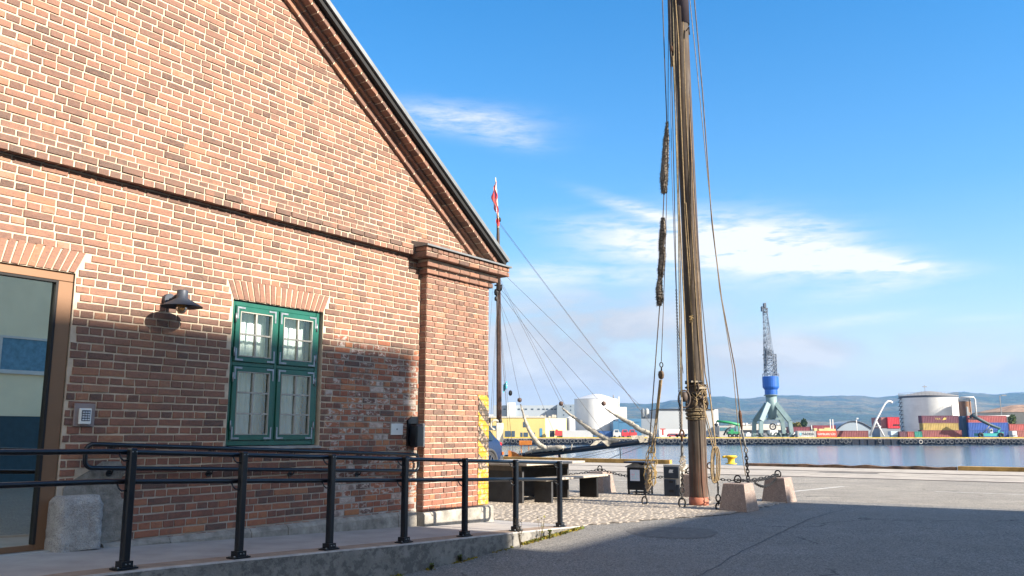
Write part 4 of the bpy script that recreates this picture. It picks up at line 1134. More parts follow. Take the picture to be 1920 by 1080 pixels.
def rope(label, lst, y0, y1, r, m, name='rigging_rope', cat='rope', group='ropes and wires rigged from the mast head', seg=6):
    pts = rope_pts(lst, y0, y1); b = MB(); b.tube(pts, r, seg); o = b.build(name, m, org=tuple(pts[-1])); return tag(o, label, cat, group)
def make_rigging():
    Ym = MP.y
    # 1. left shroud with two fuzzy chafing pads
    t = thing('mast_shroud', 'leftmost dark shroud with two fuzzy grey chafing pads hanging left of the mast', 'shroud', gz(1210, 947, PZ), group='ropes and wires rigged from the mast head')
    b = MB(); b.tube(rope_pts([(1240, -60), (1250, 221), (1245, 362), (1243, 410), (1237, 572), (1223, 760), (1212, 905)], Ym, 16.07), .0105, 6); b.build('wire_rope', ROPED, t, world=True)
    rg = random.Random(2)
    for (path, rads) in (([(1251, 228), (1249, 262), (1247, 300), (1245, 335), (1245, 362)], [.012, .05, .06, .072, .045]), ([(1243, 408), (1243, 432), (1241, 452), (1240, 470)], [.03, .055, .05, .04]), ([(1241, 462), (1242, 480), (1239, 505), (1239, 520)], [.04, .058, .055, .03]), ([(1238, 515), (1236, 540), (1237, 560), (1236, 573)], [.03, .058, .062, .03])):
        b = MB(); pts = rope_pts(path, 15.97, 15.98, 8); n = len(pts); rad = []
        for i in range(n):
            u_ = i/(n-1)*(len(rads)-1); k = min(int(u_), len(rads)-2); rad.append(rads[k]+(rads[k+1]-rads[k])*(u_-k))
        b.tube(pts, [r*1.08 for r in rad], 14)
        for k in range(n-1):
            for q in range(46):
                t_ = rg.random(); c = pts[k].lerp(pts[k+1], t_); r_ = rad[k]; a = rg.uniform(0, 6.28); d = Vector((math.cos(a), math.sin(a), rg.uniform(-.8, .3))); e = Vector((-d.y, d.x, rg.uniform(-.3, .3)))*.010
                p = c+Vector((d.x, d.y, 0))*r_*1.0; b.face([b.add([p-e]), b.add([p+e]), b.add([p+d*rg.uniform(.018, .042)])])
        b.build('chafing_pad', ROPEG, t, world=True)
    # 2. stay down to a block and tackle
    t = thing('block_and_tackle', 'rope tackle with a wooden block, knotted tan rope tied off left of the mast', 'tackle', gz(1208, 947, PZ))
    b = MB(); b.tube(rope_pts([(1254, -60), (1252, 300), (1246, 520), (1240, 678)], Ym, 16.0), .007, 6); b.build('wire_rope', ROPED, t, world=True)
    b = MB(); p = at(1240, 684, 16); b.torus(p, (0, 0, 1), (1, 0, 0), .045, .010, .03); b.torus(p-Vector((0, 0, .08)), (0, 0, 1), (0, 1, 0), .04, .010, .028); b.build('shackle', CHAIN, t, world=True)
    b = MB(); block(b, at(1239.5, 703, 16), .075); b.build('pulley_block', mat('old_block_wood', (.12, .08, .05), .8, var=.3), t, world=True)
    b = MB()
    b.tube(rope_pts([(1237, 712), (1230, 780), (1222, 850)], 16.0, 16.03), .013, 7); b.tube(rope_pts([(1241, 712), (1233, 780), (1226, 850)], 16.0, 16.0), .012, 7); b.tube(rope_pts([(1239, 712), (1231, 780), (1220, 850)], 15.97, 16.0), .012, 7); b.build('fall_rope', ROPE, t, world=True)
    b = MB(); rg = random.Random(21)
    for k in range(6):
        x0 = 1222+rg.uniform(-6, 6); pts = []
        for q in range(22):
            u_ = q/21; y = 838+u_*70; pts.append(at(x0+7*math.sin(u_*6.3*rg.uniform(.9, 1.1)+k)+(-6*u_ if u_ > .45 else 0), y, 15.98+.05*math.cos(u_*7+k)))
        b.tube(pts, rg.uniform(.007, .010), 6)
    for k in range(4): b.tube([at(1221+x, y, 15.94) for x, y in ((0, 870), (6+k*1.5, 885), (9-k, 905+k), (4, 912), (-2, 900))], .009, 6)
    b.build('rope_coil', mat('straw_rope', (.33, .23, .10), .9, var=.3, scale=20), t, world=True)
    b = MB(); b.tube(rope_pts([(1219, 880), (1216, 908), (1212, 922)], 16.0, 16.05), [.05, .062, .03], 10); b.build('rope_bundle', mat('grey_rope_bundle', (.27, .21, .15), .92, var=.4, scale=25), t, world=True)
    b = MB(); b.torus(at(1214, 920, 16.03), (1, 0, -.5), (0, .3, 1), .05, .018, .035); p = gz(1209, 941, PZ); b.torus(at(1211, 929, 16.05), (0, 1, 0), (0, 0, 1), .03, .009, .05); b.torus(at(1208.5, 939, 16.06), (1, 0, 0), (0, 0, 1), .045, .015, .075); b.tube([gz(1208.5, 947, PZ)-Vector((0, 0, .03)), at(1208.5, 944, 16.06)], .02, 8); b.build('ground_ring', CHAIN, t, world=True)
    # 3. chain and shackles down to the middle ring
    t = thing('mast_chain', 'rusty stay with chain and pale turnbuckle just left of the mast foot', 'chain', gz(1279, 952, PZ))
    y3 = 15.51
    b = MB(); b.tube(rope_pts([(1255, -60), (1263, 300), (1268, 540)], Ym-.1, 15.7), .0085, 6); b.build('wire_rope', ROPED, t, world=True)
    b = MB(); chain_mesh(b, rope_pts([(1268, 540), (1271, 650), (1274, 760), (1276, 812)], 15.7, 15.55), .042, .0055, .014); b.build('stay_chain', CHAIN, t, world=True)
    b = MB(); b.tube(rope_pts([(1278, 745), (1278, 808)], 15.56, 15.53), [.014, .02, .018, .02, .016], 8); b.build('served_wire', mat('served_wire_grey', (.27, .23, .19), .9, var=.45, scale=40), t, world=True)
    b = MB(); b.torus(at(1278.5, 813, 15.52), (0, 0, 1), (1, 0, 0), .06, .017, .035); b.torus(at(1278.5, 822, 15.52), (0, 0, 1), (0, 1, 0), .055, .014, .032); b.build('shackle', RUST, t, world=True)
    b = MB(); b.tube(rope_pts([(1278.5, 828), (1279, 860)], y3, y3), [.016, .025, .025, .025, .014], 10); b.build('turnbuckle', CHAING, t, world=True)
    b = MB(); rg = random.Random(8)
    for k in range(5): b.tube([at(1280+rg.uniform(-4, 4)+3*math.sin(q+k), 855+q*2.6, y3-.02) for q in range(12)], .010, 6)
    b.build('rope_seizing', mat('grey_seizing', (.30, .26, .21), .9, var=.4, scale=30), t, world=True)
    b = MB(); chain_mesh(b, rope_pts([(1279, 884), (1279.5, 914)], y3, y3), .06, .010, .022); b.build('short_chain', CHAIN, t, world=True)
    b = MB(); b.torus(at(1279, 920, y3), (1, .5, 0), (0, 0, 1), .048, .013, .062); b.torus(at(1279, 932, y3), (0, 1, 0), (0, 0, 1), .02, .008, .045); b.torus(at(1279, 943, y3), (1, 0, 0), (0, 0, 1), .058, .018, .085); b.tube([gz(1279, 952, PZ)-Vector((0, 0, .03)), at(1279, 950, y3)], .024, 8); b.build('ground_ring', CHAIN, t, world=True)
    # 4. right-hand coil and ring
    t = thing('coiled_halyard', 'long tan rope coil hung over a chain right of the mast foot', 'rope coil', gz(1349, 957, PZ))
    y4 = 14.98
    b = MB()
    for (x0, x1, dy) in ((1335, 1347, 0), (1338, 1350, .03), (1333, 1344, -.03)):
        loop = [at((x0+x1)/2+(x1-x0)/2*math.cos(a), 872+34*math.sin(a)*(1 if math.sin(a) < 0 else .97), y4+dy+.02*math.cos(a)) for a in [2*math.pi*k/28 for k in range(28)]]
        b.tube(loop, .0125, 7, closed=True)
    b.build('rope_coil', ROPE, t, world=True)
    b = MB(); b.tube(rope_pts([(1318, 745), (1324, 790), (1336, 838)], 15.8, y4), .010, 6); b.tube(rope_pts([(1322, 770), (1330, 800), (1341, 842)], 15.8, y4), .009, 6); b.tube(rope_pts([(1331, 740), (1338, 800), (1342, 840)], 15.6, y4), .013, 6); b.build('fall_rope', ROPE, t, world=True)
    b = MB(); b.torus(at(1331, 873, y4), (1, 0, 0), (0, 0, 1), .045, .012, .05); b.tube(rope_pts([(1333, 880), (1335, 898), (1341, 906)], y4, y4), .016, 7); b.build('shackle', RUST, t, world=True)
    b = MB(); b.tube(rope_pts([(1346, 905), (1346.5, 926)], y4, y4), [.012, .018, .018, .018, .012], 8); b.torus(at(1346.5, 906, y4), (0, 1, 0), (0, 0, 1), .02, .008, .035); b.build('turnbuckle', CHAING, t, world=True)
    b = MB(); b.torus(at(1346.5, 934, y4), (1, .4, 0), (0, 0, 1), .045, .013, .058); b.torus(at(1348, 950, y4), (1, -.1, 0), (0, 0, 1), .052, .017, .06); b.torus(at(1347.5, 943, y4), (0, 1, 0), (0, 0, 1), .02, .008, .035); b.tube([gz(1349, 957, PZ)-Vector((0, 0, .03)), at(1348.5, 955, y4)], .022, 8); b.build('ground_ring', CHAIN, t, world=True)
    # 5. right stay with turnbuckle and chain landing behind the granite block
    t = thing('mast_stay', 'pair of ropes running furthest right from the mast head to a turnbuckle', 'stay', gz(1400, 916, PZ))
    yl = 16.7
    b = MB(); b.tube(rope_pts([(1297, -60), (1302, 0), (1317, 170), (1335, 420), (1353, 560), (1378, 690), (1388, 780)], Ym, yl), .0115, 6); b.build('stay_rope', mat('brown_stay', (.15, .11, .08), .85, var=.3, scale=12), t, world=True)
    b = MB(); b.tube(rope_pts([(1287, -60), (1304, 100), (1330, 360), (1349, 540), (1374, 690), (1384, 800), (1398, 892)], Ym, yl), .0075, 6); b.build('hauling_line', ROPE, t, world=True)
    b = MB(); b.tube(rope_pts([(1387, 770), (1389, 790), (1391, 806)], yl, yl), [.02, .03, .034, .03, .032, .03, .03, .02, .014], 8); b.build('lashing', RUST, t, world=True)
    b = MB(); b.tube(rope_pts([(1391, 806), (1398, 840)], yl, yl), [.012, .022, .022, .022, .012], 8); b.torus(at(1399, 844, yl), (0, 0, 1), (1, 0, 0), .045, .014, .03); b.build('turnbuckle', CHAING, t, world=True)
    b = MB(); chain_mesh(b, rope_pts([(1399, 850), (1402, 885), (1404, 920)], yl, yl), .085, .012, .028); b.build('stay_chain', CHAIN, t, world=True)
    # 6. halyards close to the mast
    Y1 = 15.74
    rope('tan halyard running down the front of the mast from the iron hook', [(1262, -60), (1272, 75), (1276, 200), (1285, 420), (1297, 600), (1304, 735)], Ym-.16, Ym-.2, .0125, ROPE)
    rope('tan halyard hanging just clear of the left edge of the mast to a hook', [(1262, 105), (1270, 300), (1280, 520), (1286, 640), (1290, 738)], 15.80, 15.7, .0125, ROPE)
    rope('thin tan line doubled beside the halyard with a knot halfway', [(1286, 380), (1294, 500), (1297, 590)], Ym-.2, Ym-.2, .008, ROPE)
    b = MB(); rg = random.Random(31)
    b.tube([at(1296+4*math.sin(q*1.3), 590+q*1.1, Ym-.22+.02*math.cos(q*2)) for q in range(14)], .011, 6); p = at(1297, 597, Ym-.22)
    tag(b.build('rope_knot', mat('straw_rope', (.33, .23, .10)), org=tuple(p)), 'yellow rope knot tied on a halyard halfway up the mast', 'knot')
    rope('dark wire between the stay chain and the left edge of the mast', [(1266, -60), (1269, 200), (1274, 420), (1277, 560), (1279, 745)], 15.9, 15.6, .010, ROPED)
    rope('olive rope beside the dark chain left of the mast', [(1260, -60), (1266, 200), (1272, 420), (1275, 640), (1277, 745)], 15.85, 15.6, .012, mat('olive_rope', (.20, .165, .10), .9, var=.3, scale=15))
    rope('thin grey line hanging between the shroud and the chain', [(1257, 120), (1259, 300), (1265, 480), (1270, 600), (1281, 700)], 15.95, 15.7, .006, WIRE)
    rope('brown rope along the right edge of the mast to the lower right coil', [(1281, -60), (1288, 100), (1298, 330), (1309, 540), (1322, 700), (1331, 745)], Ym-.02, 15.6, .0115, mat('brown_halyard', (.20, .135, .08), .9, var=.3, scale=15))
    rope('dark blue wire right of the mast', [(1285, -60), (1291, 120), (1302, 350), (1316, 560), (1328, 690), (1333, 750)], Ym-.02, 15.6, .009, mat('navy_wire', (.06, .06, .085), .6))
    rope('straw line against the right side of the mast down to the lashing', [(1278, -60), (1286, 200), (1297, 430), (1310, 640), (1319, 730)], Ym-.14, Ym-.17, .008, ROPE)
    b = MB(); c = at(1260, 93, 15.85); block(b, c, .07); b.torus(c+Vector((0, 0, .1)), (0, 0, 1), (1, 0, 0), .04, .009, .025)
    tag(b.build('pulley_block', RUST, org=tuple(c)), 'small rusty pulley block high up beside the mast', 'pulley')
    b = MB(); b.tube([at(1283+11*math.cos(a), 748+16*math.sin(a), 15.7) for a in [2*math.pi*k/20 for k in range(20)]], .016, 8, closed=True); block(b, at(1283, 744, 15.7), .085)
    tag(b.build('pulley_block', mat('dark_pulley', (.07, .05, .04), .7, var=.3), org=tuple(at(1283, 744, 15.7))), 'large dark pulley block at the left of the mast band', 'pulley')
    rope('thin line with a hook hanging at the right of the mast foot', [(1319, 760), (1325, 900), (1329, 925), (1331, 938), (1327, 934)], 15.75, 15.75, .008, ROPED)
make_rigging()

# ================================================================== GRANITE BLOCKS, CHAINS, BIN, CABINET, TABLE, BOLLARD
def make_blocks():
    # (s, w, rot, base half size, label)
    spec = [(14.50, 2.52, -.06, 'pink granite block nearest the mast with a rust streak and heavy ring'),
            (16.82, 2.48, -.06, 'rightmost pink granite block holding the raised chain ring'),
            (17.05, .55, -.06, 'pink granite block half hidden behind the mast and the cabinet'),
            (17.05, -1.55, -.06, 'pink granite block behind the end of the bench')]
    proto = None; tops = []
    for i, (s, w, r, lab) in enumerate(spec):
        P = W(s, w, PZ)
        if proto is None:
            t = thing('granite_block', lab, 'granite block', P, RZ+r, 'granite blocks round the square')
            m = MB(); h = .46; a = .255; b = .185; n = 6
            cn = lambda k, z, e: [(-k, -k*.98, z), (k, -k*.98, z), (k, k*.98, z), (-k, k*.98, z)]
            lv = [(a, 0), (a*.99, .02), (b+.006, h-.012), (b-.008, h)]
            rings = [m.add([(x*(1+.01*noise.noise(Vector((x*9, y*9, z*9)))), y, z) for x, y, z in cn(k, z, 0)]) for k, z in lv]
            for p, q in zip(rings, rings[1:]):
                for j in range(4): m.face([p+j, p+(j+1) % 4, q+(j+1) % 4, q+j])
            m.face([rings[-1]+j for j in range(4)])
            m.build('block', PINKGR, t)
            k = MB(); k.torus((0, 0, h+.06), (.25, 1, 0), (0, 0, 1), .066, .013); k.tube([(0, 0, h-.02), (0, 0, h+.02)], .022, 10); k.build('ring', CHAIN, t)
            proto = t
        else:
            c = copy_tree(proto); c.location = P; c['label'] = lab
        tops.append(P+Vector((0, 0, .515)))
    # rust streak and side ring on the nearest block
    m = MB(); m.torus((.245, .0, .17), (0, 1, 0), (.3, 0, 1), .055, .013); m.build('side_ring', CHAIN, proto)
    return tops
TOPS = make_blocks()
def sag(a, b, d, n=16): return [a.lerp(b, k/n)-Vector((0, 0, d*4*(k/n)*(1-k/n))) for k in range(n+1)]
def make_chains():
    specs = [(TOPS[3], TOPS[2], .16, 'dark chain sagging behind the litter bin between two granite blocks'), (TOPS[2], TOPS[1], .15, 'dark chain passing behind the mast foot to the rightmost block'),
             (TOPS[1], TOPS[0], .06, 'dark taut chain between the two right hand granite blocks'), (TOPS[1]+Vector((0, 0, -.02)), TOPS[0]+Vector((.35, .25, -.06)), .13, 'second slack chain hanging below the taut one at the right'),
             (TOPS[3], TOPS[3]+U*.1-N*2.0, .15, 'dark chain running left behind the bench top')]
    for a, b, d, lab in specs:
        m = MB(); chain_mesh(m, sag(a, b, d), .095, .0075, .022); tag(m.build('barrier_chain', CHAIN, org=tuple(a)), lab, 'chain', 'barrier chains between the granite blocks')
make_chains()
def make_bin():
    t = thing('litter_bin', 'black litter bin with sloping roof and a pale poster on its front', 'litter bin', W(16.75, -.53, PZ), RZ-.02)
    # local x = along wall (away), local y = into -n (left); the front faces -x
    m = MB(); m.bevbox(0, .40, -.21, .21, .11, .575, .012); m.build('bin_body', BLACK, t)
    m = MB()
    for x in (.015, .37):
        for y in (-.20, .17): m.box(x, x+.03, y, y+.03, 0, .11)
    m.box(.03, .37, -.18, .18, .05, .07); m.build('legs', BLACKM, t)
    m = MB(); pr = [(0, -.235, .575), (0, .235, .575), (0, .235, .60), (0, .05, .665), (0, -.05, .665), (0, -.235, .60)]
    m.prism([(x-.02, y, z+.002) for x, y, z in pr], (0, 0, 0), (.44, 0, 0)); m.build('hood', mat('worn_steel_hood', (.22, .225, .23), .42, metal=.6, var=.25, scale=8), t)
    m = MB(); m.box(-.05, .45, -.25, .25, .668, .70); m.build('top_plate', mat('navy_black_steel', (.02, .028, .05), .45, var=.2), t)
    m = MB(); m.box(-.006, -.001, -.10, .125, .30, .53); p = m.build('poster', mat('poster_paper', (.55, .60, .72), .7, var=.05, scale=20), t)
    for (y0, y1, z0, z1, c) in ((.01, .10, .43, .436, (.75, .35, .5)), (.02, .09, .38, .386, (.2, .6, .7)), (-.08, .0, .44, .446, (.2, .6, .7)), (-.005, .002, .34, .49, (.3, .7, .75)), (-.08, .09, .345, .35, (.2, .6, .7)), (.06, .066, .37, .45, (.75, .4, .55))):
        q = MB(); q.box(-.008, -.0062, y0, y1, z0, z1); q.build('printed_line', mat('print_%d' % int(c[0]*100), c, .7, var=.02), p)
    # cabinet
    t = thing('power_cabinet', 'low dark steel service cabinet with pale sides beside the mast', 'cabinet', W(16.80, .27, PZ), RZ-.02)
    m = MB(); m.bevbox(0, .36, -.2, .185, .0, .655, .010); m.build('casing', mat('pale_grey_casing', (.40, .385, .355), .55, metal=.2, var=.12), t)
    fr = mat('dark_blue_grey_steel', (.028, .04, .06), .5, metal=.2, var=.15)
    m = MB(); m.bevbox(-.016, -.001, -.165, .165, .375, .61, .006); m.build('upper_door', fr, t)
    m = MB(); m.bevbox(-.020, -.001, -.10, .165, .015, .355, .006); m.bevbox(-.016, -.001, -.175, -.102, .015, .25, .006); m.build('lower_door', fr, t)
    m = MB(); m.box(-.026, -.0205, -.04, .05, .285, .325); m.box(-.026, -.0205, -.05, .05, .09, .145); m.build('vent', TAR, t)
    m = MB(); m.prism([(0, -.05, .49), (0, .05, .485), (0, .05, .52), (0, .03, .555), (0, -.055, .55), (0, -.03, .52)], (-.0185, 0, 0), (-.0165, 0, 0)); m.build('emblem', WHITE, t)
make_bin()
def make_table():
    dk = mat('dark_grey_panel', (.045, .045, .048), .6, var=.25, scale=5); bk = mat('black_panel', (.010, .010, .011), .55, var=.1); tp = mat('pale_worn_top', (.42, .37, .31), .8, var=.18, scale=8, bump=.2)
    t = thing('outdoor_table', 'long outdoor table with pale top and dark panel legs behind the railing', 'table', W(13.5, -1.9, PZ), RZ)
    # local y is -n: w = -1.9 - y
    m = MB(); m.bevbox(-.15, 2.0, -.86, .95, .70, .745, .008); m.build('table_top', tp, t)
    m = MB(); m.box(.02, .05, -.60, .86, .60, .698); m.box(1.75, 1.78, -.60, .86, .60, .698); m.build('apron', mat('brown_apron', (.13, .11, .09), .7, var=.2), t)
    for x in (.05, 1.69):
        m = MB(); m.box(x, x+.055, -.62, .80, .0, .6); m.build('leg_panel', dk, t)
    t = thing('outdoor_bench', 'pale topped bench on black panel legs in front of the table', 'bench', W(13.9, -1.05, PZ), RZ)
    m = MB(); m.bevbox(-.25, 2.15, -.24, .24, .42, .462, .008); m.build('seat', tp, t)
    m = MB(); m.box(.0, .06, -.19, .19, 0, .418); m.build('leg_panel', dk, t)
    m = MB(); m.box(1.72, 1.80, -.20, .20, 0, .418); m.build('leg_panel', bk, t)
make_table()
def make_quayside():
    # mooring bollard
    P = at(1371, 869.5, 36.9); P.z = PZ
    t = thing('mooring_bollard', 'yellow mushroom shaped mooring bollard on the quay edge', 'bollard', P)
    m = MB(); m.lathe([(.24, 0), (.24, .03), (.15, .05), (.135, .20), (.17, .25), (.25, .29), (.26, .33), (.20, .365), (.02, .375)], (0, 0, 0), 28); m.build('post', YELLOW, t)
    m = MB(); m.tube([(-.2, 0, .31), (-.36, 0, .30)], .05, 10); m.build('horn', YELLOW, t)
    # timber edge beams
    ty = mat('worn_yellow_timber', (.36, .22, .065), .85, var=.35, scale=2.5, bump=.4, bscale=30, stretch=(1, 1, 1)); tb = mat('dark_split_timber', (.16, .10, .065), .9, var=.5, scale=3, bump=.8, bscale=12)
    for (w0, w1, m_, lab, jit) in ((-40, -7.6, ty, 'long yellow painted timber beam along the quay edge at the left', .0), (-4.3, 3.3, tb, 'dark splintered timber beam along the quay edge right of the bollard', .05), (3.35, 26, ty, 'yellow timber beam along the quay edge at the far right', .0)):
        m = MB(); n = 60 if jit else 24; prev = None; hb = .17 if w0 < -10 else (.10 if jit else .14)
        for k in range(n+1):
            w = w0+(w1-w0)*k/n; j1 = jit*noise.noise(Vector((w*1.7, 0, 0)))*1.2; j2 = jit*noise.noise(Vector((w*2.3, 5, 0)))
            ring = [W(34.2+j2, w, PZ+.003), W(34.2+j2, w, PZ+hb+j1), W(34.46, w, PZ+hb+.01+j1*.8), W(34.46, w, PZ+.003)]
            i = m.add(ring)
            if prev is not None:
                for q in range(4): m.face([prev+q, prev+(q+1) % 4, i+(q+1) % 4, i+q])
            else: m.face([i+q for q in range(4)])
            prev = i
        m.face([prev+q for q in range(4)][::-1])
        tag(m.build('timber_beam', m_, org=tuple(W(34.2, w0, PZ))), lab, 'beam', 'timber beams along the quay edge')
make_quayside()

# ================================================================== CAR
def make_car():
    t = thing('parked_car', 'dark blue hatchback car parked behind the brick corner with red tail lamp', 'car', Vector((-2.2, 28.7, PZ)), RZ)
    paint = bpy.data.materials.new('dark_blue_car_paint'); paint.use_nodes = True; b = paint.node_tree.nodes['Principled BSDF']
    b.inputs['Base Color'].default_value = (.005, .018, .06, 1); b.inputs['Roughness'].default_value = .45; b.inputs['Coat Weight'].default_value = .15
    # local x forward is -x (nose to the left); rear at +2.1
    sec = [(2.16, .42, .80, .70), (2.10, .30, 1.02, .80), (1.95, .26, 1.12, .84), (1.70, .25, 1.36, .86), (1.35, .25, 1.50, .87), (.9, .25, 1.555, .88), (.2, .25, 1.57, .88), (-.35, .25, 1.50, .88), (-.85, .25, 1.20, .88), (-1.1, .25, 1.03, .88), (-1.7, .26, .95, .86), (-2.0, .28, .84, .80), (-2.15, .36, .66, .70)]
    m = MB(); m.smooth = True; rings = []
    for (x, z0, z1, hw) in sec:
        pr = []; belt = min(.98, z1-.02); tw = hw*.74 if z1 > 1.15 else hw*.86
        side = [(hw*.86, z0), (hw*.98, z0+.12), (hw, z0+.35), (hw*.985, belt*.85+z0*.15), (hw*.95, belt), (tw+(hw*.95-tw)*.35, belt+(z1-belt)*.6), (tw*.93, z1-.02 if z1 > belt+.03 else z1), (tw*.5, z1+.015)]
        for y, z in side: pr.append((x, y, z))
        for y, z in side[::-1]: pr.append((x, -y, z))
        rings.append(m.add(pr))
    nseg = 16
    for a, b_ in zip(rings, rings[1:]):
        for j in range(nseg): m.face([a+j, a+(j+1) % nseg, b_+(j+1) % nseg, b_+j])
    m.face([rings[0]+j for j in range(nseg)][::-1]); m.face([rings[-1]+j for j in range(nseg)])
    m.build('body', paint, t)
    gm = mat('dark_car_glass', (.02, .028, .034), .08, spec=.9)
    for sy in (-1, 1):
        g = MB(); g.prism([(1.55, 0, 1.06), (1.50, 0, 1.30), (1.2, 0, 1.41), (.1, 0, 1.45), (-.35, 0, 1.40), (-.9, 0, 1.05)], (0, sy*.76, 0), (0, sy*.79, 0)); 
        g.v = [(x, y-sy*(.105*(z-1.05)/.4)+sy*.075, z) for x, y, z in g.v]; g.build('side_window', gm, t)
    g = MB(); g.quad((2.105, -.6, 1.06), (2.105, .6, 1.06), (1.73, .56, 1.385), (1.73, -.56, 1.385)); g.build('rear_window', gm, t)
    trim = mat('grey_arch_trim', (.045, .047, .05), .65, var=.1); tyre = mat('tyre_rubber', (.025, .025, .027), .85); rim = mat('alloy_rim', (.26, .265, .27), .35, metal=.8)
    for x in (1.28, -1.35):
        for sy in (-1, 1):
            wl = MB(); c = Vector((x, sy*.80, .345))
            for rr, hw in ((.345, .10),):
                n = 28; prof = [(.24, -.10), (.33, -.105), (.345, -.08), (.345, .08), (.33, .105), (.24, .10)]
                rg_ = [wl.add([c+Vector((r*math.cos(2*math.pi*k/n), y, r*math.sin(2*math.pi*k/n))) for k in range(n)]) for r, y in prof]
                wl.smooth = True
                for a, b_ in zip(rg_, rg_[1:]):
                    for k in range(n): wl.face([a+k, a+(k+1) % n, b_+(k+1) % n, b_+k])
            wo = wl.build('wheel', tyre, t)
            rm = MB()
            for k in range(5):
                a = 2*math.pi*k/5; rm.obox(c+Vector((0, sy*.085, 0)), c+Vector((.235*math.cos(a), sy*.09, .235*math.sin(a))), .05, .025)
            rm.torus(c+Vector((0, sy*.08, 0)), (1, 0, 0), (0, 0, 1), .235, .02, None, 24, 6); rm.build('rim', rim, wo)
            dk = MB(); dk.lathe([(.22, 0), (.22, .01)], (0, 0, 0), 20); dk.v = [(c.x+vx, c.y+sy*.03+vz, c.z+vy) for vx, vy, vz in dk.v]; dk.build('hub', TAR, wo)
            ar = MB(); pts = [c+Vector((.40*math.cos(a), sy*.075, .40*math.sin(a))) for a in [math.pi*k/14 for k in range(15)]]; ar.tube(pts, .055, 8); ar.build('wheel_arch', trim, t)
    lm = mat('red_lamp', (.45, .02, .02), .2, var=.05)
    for sy in (-1, 1):
        l = MB(); l.bevbox(1.99, 2.14, sy*.55 if sy > 0 else -.80, .80 if sy > 0 else -.55, .86, .985, .03); l.build('tail_light', lm, t)
    b_ = MB(); b_.bevbox(1.95, 2.20, -.82, .82, .34, .56, .04); b_.build('bumper', trim, t)
    r = MB(); r.bevbox(2.10, 2.19, -.835, -.74, .56, .66, .01); r.build('reflector', mat('orange_reflector', (.55, .12, .03), .3), t)
make_car()

